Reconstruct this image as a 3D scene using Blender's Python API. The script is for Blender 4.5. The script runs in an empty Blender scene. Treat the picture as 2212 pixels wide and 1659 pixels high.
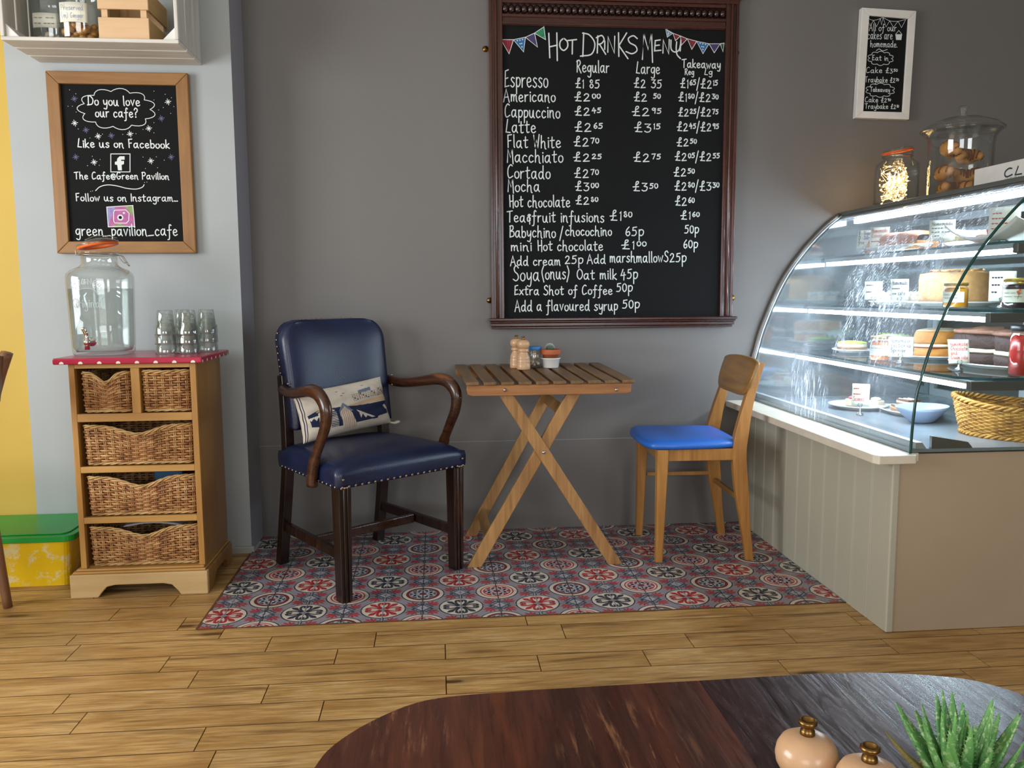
import bpy, bmesh, math, random
from mathutils import Vector, Matrix

SC = bpy.context.scene
COL = SC.collection
R = math.radians
PI = math.pi
random.seed(7)

# ---------------------------------------------------------------- camera
PITCH, YAW, ROLL, FOCAL_PX, CAM_H = 0.11079, 0.09078, -0.00617, 1777.2, 1.045
def cam_matrix():
    B = Matrix(((1, 0, 0), (0, 0, -1), (0, 1, 0)))
    cy, sy = math.cos(YAW), math.sin(YAW)
    Y = Matrix(((cy, 0, -sy), (0, 1, 0), (sy, 0, cy)))
    cp, sp = math.cos(PITCH), math.sin(PITCH)
    X = Matrix(((1, 0, 0), (0, cp, -sp), (0, sp, cp)))
    cr, sr = math.cos(ROLL), math.sin(ROLL)
    Z = Matrix(((cr, -sr, 0), (sr, cr, 0), (0, 0, 1)))
    m = Z @ X @ Y @ B
    r, d, f = m[0], m[1], m[2]
    return Matrix(((r[0], -d[0], -f[0], 0), (r[1], -d[1], -f[1], 0), (r[2], -d[2], -f[2], CAM_H), (0, 0, 0, 1)))
cam_data = bpy.data.cameras.new('camera')
cam_data.sensor_fit = 'HORIZONTAL'
cam_data.sensor_width = 36.0
cam_data.lens = FOCAL_PX / 2212 * 36.0
cam_data.clip_start = 0.05
cam = bpy.data.objects.new('camera', cam_data)
COL.objects.link(cam)
cam.matrix_world = cam_matrix()
SC.camera = cam

# ---------------------------------------------------------------- world, daylight, exposure
w = bpy.data.worlds.new('world')
SC.world = w
w.use_nodes = True
w.node_tree.nodes['Background'].inputs[0].default_value = (0.75, 0.87, 1.0, 1)
w.node_tree.nodes['Background'].inputs[1].default_value = 1.0
SC.view_settings.view_transform = 'Standard'
SC.view_settings.look = 'None'
SC.view_settings.exposure = 0.0
SC.view_settings.gamma = 1.0
SC.view_settings.use_curve_mapping = False
SC.cycles.max_bounces = 24
SC.cycles.diffuse_bounces = 3
SC.cycles.glossy_bounces = 4
SC.cycles.transmission_bounces = 24
SC.cycles.transparent_max_bounces = 16
SC.cycles.caustics_reflective = False
SC.cycles.caustics_refractive = False
SC.cycles.sample_clamp_indirect = 4.0

def window_light(name, loc, direction, sx, sy, power, color):
    ld = bpy.data.lights.new(name, 'AREA')
    ld.shape = 'RECTANGLE'
    ld.size, ld.size_y = sx, sy
    ld.energy = power
    ld.color = color
    o = bpy.data.objects.new(name, ld)
    COL.objects.link(o)
    o.location = loc
    o.rotation_euler = Vector(direction).to_track_quat('-Z', 'Y').to_euler()
    return o
# daylight entering through the windows behind and to the left of the camera
window_light('daylight_rear_left', (-1.7, -2.72, 1.45), (0, 1, 0), 2.0, 1.3, 52, (0.93, 0.97, 1.0))
window_light('daylight_rear_right', (1.5, -2.72, 1.45), (0, 1, 0), 1.4, 1.3, 46, (0.93, 0.97, 1.0))
window_light('daylight_left', (-3.12, 1.2, 1.35), (1, 0, 0), 1.8, 1.3, 95, (0.95, 0.98, 1.0))

# ---------------------------------------------------------------- helpers: meshes
def cr_spline(pts, n=6, closed=False):
    """smooth curve through the points"""
    P = [Vector(p) for p in pts]
    k = len(P)
    if k < 3: return P
    out = []
    for i in range(k if closed else k - 1):
        p0 = P[(i - 1) % k] if closed or i > 0 else P[0] * 2 - P[1]
        p1, p2 = P[i], P[(i + 1) % k]
        p3 = P[(i + 2) % k] if closed or i + 2 < k else P[-1] * 2 - P[-2]
        for j in range(n):
            t = j / n
            out.append(0.5 * ((2 * p1) + (p2 - p0) * t + (2 * p0 - 5 * p1 + 4 * p2 - p3) * t * t + (3 * p1 - p0 - 3 * p2 + p3) * t ** 3))
    if not closed: out.append(P[-1].copy())
    return out

class MB:
    def __init__(s): s.v, s.f, s.m, s.s = [], [], [], []
    def add(s, vs, fs, mi=0, smooth=False):
        o = len(s.v)
        s.v += [tuple(p) for p in vs]
        for f in fs:
            s.f.append(tuple(i + o for i in f)); s.m.append(mi); s.s.append(smooth)
        return s
    def box(s, x0, x1, y0, y1, z0, z1, mi=0):
        v = [(x, y, z) for z in (z0, z1) for y in (y0, y1) for x in (x0, x1)]
        return s.add(v, [(0, 2, 3, 1), (4, 5, 7, 6), (0, 1, 5, 4), (2, 6, 7, 3), (0, 4, 6, 2), (1, 3, 7, 5)], mi)
    def beam(s, p0, p1, wd, dp, up=(0, 0, 1), w1=None, d1=None, mi=0):
        """bar from p0 to p1: wd across (cross of axis and up), dp along up"""
        p0, p1 = Vector(p0), Vector(p1)
        a = (p1 - p0).normalized(); u = Vector(up); u = (u - a * u.dot(a)).normalized(); b = a.cross(u)
        w1 = wd if w1 is None else w1; d1 = dp if d1 is None else d1
        v = []
        for p, ww, dd in ((p0, wd, dp), (p1, w1, d1)):
            for sx, sy in ((-1, -1), (1, -1), (1, 1), (-1, 1)):
                v.append(p + b * (sx * ww / 2) + u * (sy * dd / 2))
        return s.add(v, [(3, 2, 1, 0), (4, 5, 6, 7), (0, 1, 5, 4), (1, 2, 6, 5), (2, 3, 7, 6), (3, 0, 4, 7)], mi)
    def lathe(s, prof, n=24, c=(0, 0, 0), mi=0, smooth=True, a0=0.0, a1=2 * PI, sq=None, rot=0):
        full = abs(a1 - a0 - 2 * PI) < 1e-6
        k = n if full else n + 1
        v, f = [], []
        for r, z in prof:
            for i in range(k):
                a = a0 + (a1 - a0) * i / n + rot
                rr = r
                if sq:
                    e = sq(z) if callable(sq) else sq
                    ca, sa = abs(math.cos(a)), abs(math.sin(a))
                    rr = r / ((ca ** e + sa ** e) ** (1 / e))
                v.append((c[0] + rr * math.cos(a), c[1] + rr * math.sin(a), c[2] + z))
        for j in range(len(prof) - 1):
            for i in range(k if full else n):
                i2 = (i + 1) % k
                f.append((j * k + i, j * k + i2, (j + 1) * k + i2, (j + 1) * k + i))
        if full and prof[0][0] > 1e-6 : f.append(tuple(range(k))[::-1])
        if full and prof[-1][0] > 1e-6: f.append(tuple((len(prof) - 1) * k + i for i in range(k)))
        return s.add(v, f, mi, smooth)
    def shell(s, prof, n=24, c=(0, 0, 0), mi=0, sq=None, rot=0, smooth=True):
        """closed revolved outline (the profile's end joins its start)"""
        k = len(prof)
        v, f = [], []
        for r, z in prof:
            for i in range(n):
                a = 2 * PI * i / n + rot
                rr = r
                if sq: rr = r / ((abs(math.cos(a)) ** sq + abs(math.sin(a)) ** sq) ** (1 / sq))
                v.append((c[0] + rr * math.cos(a), c[1] + rr * math.sin(a), c[2] + z))
        for j in range(k):
            for i in range(n):
                i2 = (i + 1) % n; j2 = (j + 1) % k
                f.append((j * n + i, j * n + i2, j2 * n + i2, j2 * n + i))
        return s.add(v, f, mi, smooth)
    def tube(s, pts, rad, n=8, closed=False, mi=0, smooth=True, sx=1.0, up=None):
        P = [Vector(p) for p in pts]
        k = len(P)
        T = []
        for i in range(k):
            if closed: t = P[(i + 1) % k] - P[(i - 1) % k]
            else: t = P[min(i + 1, k - 1)] - P[max(i - 1, 0)]
            T.append(t.normalized() if t.length > 1e-9 else Vector((0, 0, 1)))
        u = Vector(up) if up else (Vector((0, 0, 1)) if abs(T[0].z) < 0.9 else Vector((1, 0, 0)))
        v, f = [], []
        for i in range(k):
            if up: u = Vector(up)
            u = (u - T[i] * u.dot(T[i]))
            u = u.normalized() if u.length > 1e-6 else T[i].orthogonal().normalized()
            b = T[i].cross(u)
            r = rad[i] if isinstance(rad, (list, tuple)) else rad
            for j in range(n):
                a = 2 * PI * j / n
                v.append(P[i] + b * (math.cos(a) * r * sx) + u * (math.sin(a) * r))
        for i in range(k if closed else k - 1):
            i2 = (i + 1) % k
            for j in range(n):
                j2 = (j + 1) % n
                f.append((i * n + j, i * n + j2, i2 * n + j2, i2 * n + j))
        if not closed:
            f.append(tuple(range(n))[::-1]); f.append(tuple((k - 1) * n + j for j in range(n)))
        return s.add(v, f, mi, smooth)
    def ball(s, c, r, n=12, m=8, mi=0):
        rx, ry, rz = (r, r, r) if not isinstance(r, (tuple, list)) else r
        v, f = [(c[0], c[1], c[2] - rz)], []
        for j in range(1, m):
            t = -PI / 2 + PI * j / m
            for i in range(n):
                a = 2 * PI * i / n
                v.append((c[0] + rx * math.cos(t) * math.cos(a), c[1] + ry * math.cos(t) * math.sin(a), c[2] + rz * math.sin(t)))
        v.append((c[0], c[1], c[2] + rz))
        for i in range(n):
            f.append((0, 1 + (i + 1) % n, 1 + i))
            f.append((len(v) - 1, 1 + (m - 2) * n + i, 1 + (m - 2) * n + (i + 1) % n))
        for j in range(m - 2):
            for i in range(n):
                i2 = (i + 1) % n
                f.append((1 + j * n + i, 1 + j * n + i2, 1 + (j + 1) * n + i2, 1 + (j + 1) * n + i))
        return s.add(v, f, mi, True)
    def prism(s, poly, fn, d, mi=0, smooth=False):
        """polygon (2d) placed by fn(a, b, depth) and extruded by d"""
        k = len(poly)
        v = [fn(a, b, 0) for a, b in poly] + [fn(a, b, d) for a, b in poly]
        f = [tuple(range(k)), tuple(range(k, 2 * k))[::-1]] + [((i + 1) % k, i, k + i, k + (i + 1) % k) for i in range(k)]
        return s.add(v, f, mi, smooth)
    def grid(s, nu, nv, fn, mi=0, smooth=True, mat_fn=None):
        v = [fn(i / nu, j / nv) for j in range(nv + 1) for i in range(nu + 1)]
        o = len(s.v)
        s.v += [tuple(p) for p in v]
        for j in range(nv):
            for i in range(nu):
                a = o + j * (nu + 1) + i
                s.f.append((a, a + 1, a + nu + 2, a + nu + 1)); s.s.append(smooth)
                s.m.append(mat_fn((i + .5) / nu, (j + .5) / nv) if mat_fn else mi)
        return s
    def build(s, name, mats, parent=None, bevel=0, seg=2, loc=None, fix=True, sub=0):
        me = bpy.data.meshes.new(name)
        me.from_pydata([tuple(p) for p in s.v], [], s.f)
        if not isinstance(mats, (list, tuple)): mats = [mats]
        for m in mats: me.materials.append(m)
        me.polygons.foreach_set('material_index', s.m)
        me.polygons.foreach_set('use_smooth', s.s)
        me.update()
        if fix:
            bm = bmesh.new(); bm.from_mesh(me)
            bmesh.ops.recalc_face_normals(bm, faces=bm.faces[:])
            bm.to_mesh(me); bm.free()
        o = bpy.data.objects.new(name, me)
        COL.objects.link(o)
        if parent: o.parent = parent
        if loc: o.location = loc
        if bevel:
            b = o.modifiers.new('bevel', 'BEVEL'); b.width = bevel; b.segments = seg; b.limit_method = 'ANGLE'; b.angle_limit = R(40)
            b.harden_normals = False
        if sub:
            b = o.modifiers.new('sub', 'SUBSURF'); b.levels = b.render_levels = sub
        return o

def tag(o, label, cat, group=None):
    o['label'] = label; o['category'] = cat
    if group: o['group'] = group
    return o
def thing(name, label, cat, loc=(0, 0, 0), rz=0.0, group=None):
    o = bpy.data.objects.new(name, None)
    o.empty_display_size = 0.05
    COL.objects.link(o)
    o.location = loc; o.rotation_euler = (0, 0, rz)
    return tag(o, label, cat, group)
def struct(o): o['kind'] = 'structure'; return o
def dup(root, loc, rz=None, label=None, group=None):
    r = root.copy(); COL.objects.link(r); r.location = loc
    if rz is not None: r.rotation_euler = (0, 0, rz)
    if label: r['label'] = label
    if group: r['group'] = group
    for ch in list(root.children):
        c = ch.copy(); COL.objects.link(c); c.parent = r
        for g in list(ch.children):
            d = g.copy(); COL.objects.link(d); d.parent = c
    return r
def dup_part(o, parent, loc, rot=None):
    c = o.copy(); COL.objects.link(c); c.parent = parent; c.location = loc
    if rot: c.rotation_euler = rot
    return c
def rrect(w, h, r, n=5):
    """rounded rectangle outline, centred"""
    out = []
    for cx, cy, a in ((w / 2 - r, h / 2 - r, 0), (-w / 2 + r, h / 2 - r, 90), (-w / 2 + r, -h / 2 + r, 180), (w / 2 - r, -h / 2 + r, 270)):
        for i in range(n + 1):
            t = R(a + 90 * i / n)
            out.append((cx + r * math.cos(t), cy + r * math.sin(t)))
    return out

# ---------------------------------------------------------------- helpers: materials
def lin(h):
    h = h.lstrip('#')
    c = [int(h[i:i + 2], 16) / 255 for i in (0, 2, 4)]
    return tuple(x / 12.92 if x <= 0.04045 else ((x + 0.055) / 1.055) ** 2.4 for x in c) + (1.0,)
def mul(c, k): return tuple(min(1, x * k) for x in c[:3]) + (1,)
class NT:
    def __init__(s, name):
        s.mat = bpy.data.materials.new(name); s.mat.use_nodes = True
        s.t = s.mat.node_tree; s.b = s.t.nodes['Principled BSDF']; s.out = s.t.nodes['Material Output']
    def n(s, typ, **kw):
        nd = s.t.nodes.new(typ)
        for k, v in kw.items():
            if k.startswith('i_'):
                key = k[2:]; nd.inputs[int(key) if key.isdigit() else key].default_value = v
            else: setattr(nd, k, v)
        return nd
    def l(s, a, b): s.t.links.new(a, b)
    def coord(s, scale=(1, 1, 1), kind='Object', rot=(0, 0, 0)):
        tc = s.n('ShaderNodeTexCoord'); mp = s.n('ShaderNodeMapping')
        mp.inputs['Scale'].default_value = scale; mp.inputs['Rotation'].default_value = rot
        s.l(tc.outputs[kind], mp.inputs[0]); return mp.outputs[0]
    def noise(s, co, scale, detail=4, rough=0.55, dist=0.0):
        nd = s.n('ShaderNodeTexNoise', i_Scale=scale, i_Detail=detail, i_Roughness=rough, i_Distortion=dist)
        s.l(co, nd.inputs['Vector']); return nd.outputs['Fac']
    def ramp(s, fac, stops):
        nd = s.n('ShaderNodeValToRGB'); cr = nd.color_ramp
        while len(cr.elements) < len(stops): cr.elements.new(0.5)
        for e, (p, c) in zip(cr.elements, stops):
            e.position = p; e.color = c if not isinstance(c, (int, float)) else (c, c, c, 1)
        s.l(fac, nd.inputs[0]); return nd.outputs[0]
    def mix(s, fac, a, b, blend='MIX'):
        nd = s.n('ShaderNodeMix', data_type='RGBA', blend_type=blend)
        for v, k in ((fac, 0), (a, 6), (b, 7)):
            if hasattr(v, 'is_linked') or isinstance(v, bpy.types.NodeSocket): s.l(v, nd.inputs[k])
            else: nd.inputs[k].default_value = v
        return nd.outputs[2]
    def math(s, op, a, b=0.0, c=0.0):
        nd = s.n('ShaderNodeMath', operation=op)
        for i, v in enumerate((a, b, c)):
            if isinstance(v, bpy.types.NodeSocket): s.l(v, nd.inputs[i])
            else: nd.inputs[i].default_value = v
        return nd.outputs[0]
    def bump(s, h, strength=0.2, dist=0.01):
        nd = s.n('ShaderNodeBump', i_Strength=strength, i_Distance=dist)
        s.l(h, nd.inputs['Height']); s.l(nd.outputs[0], s.b.inputs['Normal'])
    def set(s, **kw):
        for k, v in kw.items():
            key = k.replace('_', ' ')
            if isinstance(v, bpy.types.NodeSocket): s.l(v, s.b.inputs[key])
            else: s.b.inputs[key].default_value = v
        return s
def plain(name, col, rough=0.5, metal=0.0, var=0.08, scale=8.0, bump=0.0, bscale=60.0, spec=0.5, **kw):
    t = NT(name); c = lin(col) if isinstance(col, str) else col
    f = t.noise(t.coord(), scale, 5)
    t.set(Base_Color=t.ramp(f, [(0.3, mul(c, 1 - var)), (0.7, mul(c, 1 + var))]), Roughness=rough, Metallic=metal)
    t.b.inputs['Specular IOR Level'].default_value = spec
    if bump: t.bump(t.noise(t.coord(), bscale, 4), bump, 0.004)
    for k, v in kw.items(): t.b.inputs[k.replace('_', ' ')].default_value = v
    return t.mat
def wood(name, light, dark, axis='z', rough=0.45, fine=1.0, contrast=1.0, worn=None, coat=0.0):
    t = NT(name)
    st = {'x': (0.08, 1, 1), 'y': (1, 0.08, 1), 'z': (1, 1, 0.08)}[axis]
    g1 = t.noise(t.coord(st), 60 * fine, 6, 0.6, 0.4)
    g2 = t.noise(t.coord(tuple(0.25 * k + 0.1 for k in st)), 9 * fine, 3, 0.5, 0.8)
    f = t.math('ADD', t.math('MULTIPLY', g1, 0.5), t.math('MULTIPLY', g2, 0.5))
    c1, c2 = lin(light), lin(dark)
    col = t.ramp(f, [(0.5 - 0.16 / contrast, c2), (0.5 + 0.14 / contrast, c1)])
    if worn:
        m = t.ramp(t.noise(t.coord(tuple(0.6 * k + 0.05 for k in st)), 14, 5, 0.7), [(0.6, 0.0), (0.72, 1.0)])
        col = t.mix(m, col, lin(worn))
    t.set(Base_Color=col, Roughness=t.ramp(g1, [(0.2, max(0, rough - 0.1)), (0.8, min(1, rough + 0.12))]))
    t.bump(g1, 0.12, 0.003)
    if coat: t.b.inputs['Coat Weight'].default_value = coat; t.b.inputs['Coat Roughness'].default_value = 0.15
    return t.mat
def glass(name, col=(1, 1, 1, 1), rough=0.0, ior=1.45):
    t = NT(name)
    t.set(Base_Color=col, Roughness=rough, IOR=ior); t.b.inputs['Transmission Weight'].default_value = 1.0
    return t.mat
def pane(name, tint=(0.93, 0.97, 0.96, 1), refl=1.0):
    """thin clear sheet: see-through plus mirror by Fresnel"""
    t = NT(name); t.t.nodes.remove(t.b)
    tr = t.n('ShaderNodeBsdfTransparent'); tr.inputs[0].default_value = tint
    gl = t.n('ShaderNodeBsdfGlossy', i_Roughness=0.01)
    lw = t.n('ShaderNodeLayerWeight', i_Blend=0.5)
    mx = t.n('ShaderNodeMixShader')
    t.l(t.math('MULTIPLY', t.math('ADD', t.math('MULTIPLY', t.math('POWER', lw.outputs['Facing'], 4.0), 0.75), 0.05), refl), mx.inputs[0]); t.l(tr.outputs[0], mx.inputs[1]); t.l(gl.outputs[0], mx.inputs[2])
    t.l(mx.outputs[0], t.out.inputs[0]); return t.mat
def emit(name, col, strength):
    t = NT(name); t.set(Base_Color=col, Emission_Color=col, Emission_Strength=strength); return t.mat

# ---------------------------------------------------------------- materials
def paint(name, col, rough=0.55):
    t = NT(name); c = lin(col)
    f = t.noise(t.coord((1, 1, 1)), 1.3, 4)
    t.set(Base_Color=t.ramp(f, [(0.3, mul(c, 0.95)), (0.7, mul(c, 1.05))]), Roughness=rough)
    t.bump(t.noise(t.coord(), 140, 3), 0.05, 0.002); return t.mat
M = {}
M['wall_dark'] = paint('paint_charcoal_grey', '#74706d', 0.5)
M['wall_return'] = paint('paint_grey_with_case_light', '#95939a', 0.55)  # pier return: grey lightened so the paint carries cool light from the case
M['wall_line'] = plain('paint_scuff_line', '#9a9997', 0.6)
M['wall_light'] = paint('paint_pale_grey', '#abb0b1', 0.6)
M['wall_yellow'] = paint('paint_yellow', '#cdab47', 0.6)
M['ceiling'] = paint('paint_ceiling', '#d8d6d0', 0.8)
M['room_wall'] = paint('paint_room', '#b9b4ac', 0.8)
M['skirting'] = plain('skirting_paint', '#a7a49c', 0.5)

def floor_material():
    t = NT('pine_boards')
    at = t.n('ShaderNodeAttribute', attribute_name='plank')
    rnd = at.outputs['Fac']
    tc = t.n('ShaderNodeTexCoord')
    off = t.n('ShaderNodeCombineXYZ'); t.l(t.math('MULTIPLY', rnd, 37.0), off.inputs[0]); t.l(t.math('MULTIPLY', rnd, 11.0), off.inputs[2])
    vm = t.n('ShaderNodeVectorMath', operation='ADD'); t.l(tc.outputs['Object'], vm.inputs[0]); t.l(off.outputs[0], vm.inputs[1])
    def st(v):
        m = t.n('ShaderNodeMapping'); m.inputs['Scale'].default_value = v; t.l(vm.outputs[0], m.inputs[0]); return m.outputs[0]
    g1 = t.noise(st((1.6, 26, 1)), 5, 6, 0.65, 0.6)
    g2 = t.noise(st((1.4, 6, 1)), 2.2, 4, 0.6, 1.2)
    base = t.ramp(g2, [(0.26, lin('#aa7d48')), (0.5, lin('#cda366')), (0.75, lin('#dfbb83'))])
    col = t.mix(t.ramp(g1, [(0.36, 0.7), (0.6, 0.0)]), base, lin('#87612f'))
    col = t.mix(t.ramp(rnd, [(0.0, 0.0), (1.0, 0.32)]), col, lin('#a2783f'))
    dirt = t.noise(t.coord((1, 1.6, 1)), 1.7, 5, 0.65)
    col = t.mix(t.ramp(dirt, [(0.45, 0.0), (0.75, 0.35)]), col, lin('#7d5d34'))
    # dark knots
    vo = t.n('ShaderNodeTexVoronoi', i_Scale=4.2); t.l(st((0.55, 2.2, 1)), vo.inputs['Vector'])
    kn = t.math('ADD', vo.outputs['Distance'], t.math('MULTIPLY', t.noise(st((3, 9, 1)), 6, 3), 0.07))
    col = t.mix(t.ramp(kn, [(0.10, 0.95), (0.14, 0.4), (0.26, 0.0)]), col, lin('#4a3018'))
    # streak stains
    sk = t.noise(st((0.9, 10, 1)), 3.1, 3, 0.5)
    col = t.mix(t.ramp(sk, [(0.57, 0.0), (0.70, 0.7)]), col, lin('#64421f'))
    t.set(Base_Color=col, Roughness=t.ramp(g2, [(0.2, 0.34), (0.8, 0.5)]))
    t.b.inputs['Specular IOR Level'].default_value = 0.4
    t.bump(g1, 0.08, 0.002)
    return t.mat
M['floor'] = floor_material()
M['gap'] = plain('board_gap', '#5c3d20', 0.9)

M['oak_table'] = wood('slat_wood', '#8d6c48', '#4e3722', 'y', 0.5, 1.0, 1.0, coat=0.1)
M['oak_x'] = wood('rail_wood', '#b98049', '#7c4c28', 'x', 0.5)
M['leg_wood'] = wood('folding_leg_wood', '#c4945a', '#835830', 'z', 0.5)
M['dark_wood'] = wood('armchair_wood', '#2b1710', '#0c0504', 'z', 0.32, 1.0, 1.0, worn='#5a3420', coat=0.3)
M['arm_wood'] = wood('armrest_wood', '#4a2814', '#1c0c06', 'y', 0.28, 1.0, 1.0, worn='#7a4a28', coat=0.4)
M['chair_wood'] = wood('chair_wood', '#c08842', '#8e5a24', 'z', 0.4, 0.8, 0.9, coat=0.2)
M['chair_ply'] = wood('chair_back_wood', '#ad8040', '#704c22', 'x', 0.4, 0.8, 0.9, coat=0.2)
M['pine'] = wood('cabinet_pine', '#c8984f', '#a06f33', 'z', 0.45, 0.8, 0.8, coat=0.1)
M['pine_x'] = wood('cabinet_pine_rails', '#cda05a', '#a9783c', 'x', 0.45, 0.8, 0.8, coat=0.1)
M['pine_shade'] = wood('cabinet_pine_painted_shade', '#5a3d20', '#3a2512', 'z', 0.6, 0.8, 0.8)  # cabinet pine darkened: the shade behind the baskets is put into the colour
M['pine_base'] = wood('cabinet_base_pine', '#d9bd8e', '#bb9457', 'x', 0.6, 0.6, 0.7, worn='#8c8166')
M['pine_side'] = wood('cabinet_side_pine', '#b88746', '#86592a', 'z', 0.4, 0.5, 0.8, coat=0.15)
M['frame_pine'] = wood('sign_frame_pine', '#a87b46', '#825727', 'x', 0.5, 0.8)
M['frame_pine_z'] = wood('sign_frame_pine_upright', '#a87b46', '#825727', 'z', 0.5, 0.8)
M['crate_pine'] = wood('small_crate_pine', '#e6c39a', '#d3aa7c', 'x', 0.6, 0.7, 0.7)
M['crate_pine_y'] = wood('small_crate_pine_side', '#c3a06a', '#9c7a45', 'y', 0.6, 0.7, 0.8)
M['white_wood'] = wood('whitewashed_wood', '#e6e2da', '#b9b3a8', 'x', 0.65, 0.7, 0.8)
M['white_wood_z'] = wood('whitewashed_wood_upright', '#e6e2da', '#b9b3a8', 'z', 0.65, 0.7, 0.8)
M['mahogany_x'] = wood('mahogany_rail', '#4f2216', '#220c08', 'x', 0.25, 0.8, 0.9, coat=0.5)
M['mahogany_z'] = wood('mahogany_stile', '#54261a', '#260f0a', 'z', 0.25, 0.8, 0.9, coat=0.5)
M['mahogany_dark'] = wood('mahogany_carved', '#33160f', '#180906', 'x', 0.28, 0.8, 0.9, coat=0.4)
M['beech'] = wood('turned_beech', '#dab18a', '#c3966d', 'z', 0.35, 0.5, 0.7, coat=0.3)
M['old_chair'] = wood('brown_chair_wood', '#9a6f50', '#6f4a31', 'z', 0.45)

def fg_table():
    t = NT('worn_oak_tabletop')
    g1 = t.noise(t.coord((1, 0.07, 1)), 85, 6, 0.65, 0.5)
    g2 = t.noise(t.coord((1, 0.2, 1)), 10, 4, 0.6, 0.6)
    col = t.ramp(g2, [(0.28, lin('#33160c')), (0.52, lin('#5c2a15')), (0.78, lin('#7d4120'))])
    col = t.mix(t.ramp(g1, [(0.35, 0.5), (0.6, 0.0)]), col, lin('#260f08'))
    wr = t.math('MULTIPLY', t.ramp(t.noise(t.coord((1, 0.09, 1)), 75, 6, 0.75), [(0.52, 0.0), (0.62, 1.0)]),
                t.ramp(t.noise(t.coord((1, 0.6, 1)), 5, 3, 0.5), [(0.46, 0.0), (0.62, 1.0)]))
    col = t.mix(wr, col, lin('#b07a52'))
    t.set(Base_Color=col, Roughness=t.ramp(g1, [(0.3, 0.22), (0.7, 0.42)]))
    t.b.inputs['Coat Weight'].default_value = 0.35; t.b.inputs['Coat Roughness'].default_value = 0.12
    t.bump(g1, 0.35, 0.002); return t.mat
def fg_leaf():
    t = NT('varnished_end_leaf')
    g1 = t.noise(t.coord((1, 0.12, 1), rot=(0, 0, R(-38))), 60, 6, 0.6, 1.4)
    col = t.ramp(g1, [(0.35, lin('#1f0d0c')), (0.6, lin('#3d2020'))])
    t.set(Base_Color=col, Roughness=t.ramp(g1, [(0.3, 0.16), (0.7, 0.34)]))
    t.b.inputs['Coat Weight'].default_value = 0.25; t.b.inputs['Coat Roughness'].default_value = 0.2
    t.bump(g1, 0.3, 0.002); return t.mat
M['fg_table'], M['fg_leaf'] = fg_table(), fg_leaf()

def leather(name, c1, c2, rough):
    t = NT(name)
    f = t.noise(t.coord(), 5, 4)
    t.set(Base_Color=t.ramp(f, [(0.3, lin(c1)), (0.75, lin(c2))]), Roughness=t.ramp(f, [(0.2, rough - .06), (0.8, rough + .1)]))
    vo = t.n('ShaderNodeTexVoronoi', i_Scale=260); t.l(t.coord(), vo.inputs['Vector'])
    t.bump(t.math('ADD', vo.outputs['Distance'], t.math('MULTIPLY', t.noise(t.coord((1, 1, 2.5)), 22, 5, 0.6), 1.6)), 0.16, 0.003)
    t.b.inputs['Coat Weight'].default_value = 0.25; t.b.inputs['Coat Roughness'].default_value = 0.25
    return t.mat
M['navy'] = leather('navy_leather', '#0b1534', '#15244c', 0.36)
M['blue_vinyl'] = leather('blue_vinyl', '#1c5fc0', '#2a70cf', 0.38)
M['brass'] = plain('aged_brass', '#8a6a3c', 0.32, 1.0)
M['stud'] = plain('bronze_stud', '#a8937f', 0.28, 1.0)
M['steel'] = plain('steel', '#b9bcbf', 0.25, 1.0)
M['chrome'] = plain('chrome', '#e6e6e6', 0.06, 1.0)
M['wire'] = plain('wire_steel', '#9c9a94', 0.25, 1.0)
M['alu'] = plain('aluminium', '#c9cdd0', 0.35, 0.6)
M['alu_dark'] = plain('grey_metal', '#6e6a66', 0.4, 0.5)
M['deck'] = plain('brushed_steel_deck', '#9aa3ab', 0.25, 0.35)
M['stone'] = plain('dark_top_panel', '#5b5c58', 0.3, 0.0)
M['chalk_board'] = plain('blackboard', '#111213', 0.85, var=0.15, scale=3, spec=0.25)
M['chalk'] = plain('chalk_white', '#dfe6e4', 0.8, var=0.03)
M['chalk_purple'] = plain('chalk_purple', '#6a6286', 0.8)
for k, v in dict(red='#9c2f42', blue='#2f6ea6', purple='#4b3d6b', green='#3aa06c').items(): M['ch_' + k] = plain('chalk_pen_' + k, v, 0.8)
M['pink'] = plain('chalk_pen_pink', '#b9679f', 0.8, var=0.2, scale=60)
M['lilac'] = plain('chalk_pen_lilac', '#9a8fc4', 0.8, var=0.2, scale=60)
M['olive'] = plain('chalk_pen_green', '#8fa06a', 0.8, var=0.2, scale=60)
M['white_paint'] = plain('white_paint', '#e9e5df', 0.5)
M['white_ceramic'] = plain('white_ceramic', '#efeeea', 0.15, var=0.02)
M['pale_blue'] = plain('pale_blue_ceramic', '#b9cdf0', 0.2, var=0.03)
M['terracotta'] = plain('terracotta', '#b4613c', 0.75, var=0.1, scale=30)
M['soil'] = plain('soil', '#3a2a20', 0.95, var=0.3, scale=60, bump=0.6)
M['green_plastic'] = plain('green_plastic', '#149a3a', 0.35)
M['yellow_plastic'] = plain('yellow_plastic', '#f2cd14', 0.4, var=0.05)
M['sticker'] = plain('torn_label', '#e6d9a0', 0.8, var=0.15, scale=40)
M['orange_rubber'] = plain('orange_rubber', '#e8641c', 0.5)
M['blue_lid'] = plain('blue_lid', '#3f8fd6', 0.4)
M['gold_lid'] = plain('gold_lid', '#b99a4c', 0.3, 0.8)
M['black_lid'] = plain('black_lid', '#1c1c1e', 0.35)
M['card'] = plain('paper_card', '#efeedd', 0.7, var=0.02)
M['ink_red'] = plain('red_ink', '#c2483f', 0.7)
M['ink_blue'] = plain('blue_ink', '#4a5a94', 0.7)
M['ink_dark'] = plain('dark_ink', '#3a3c4a', 0.7)
M['ink_green'] = plain('green_ink', '#6f8a4a', 0.7)
M['glass'] = glass('clear_glass', (0.97, 0.99, 0.98, 1))
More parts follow.
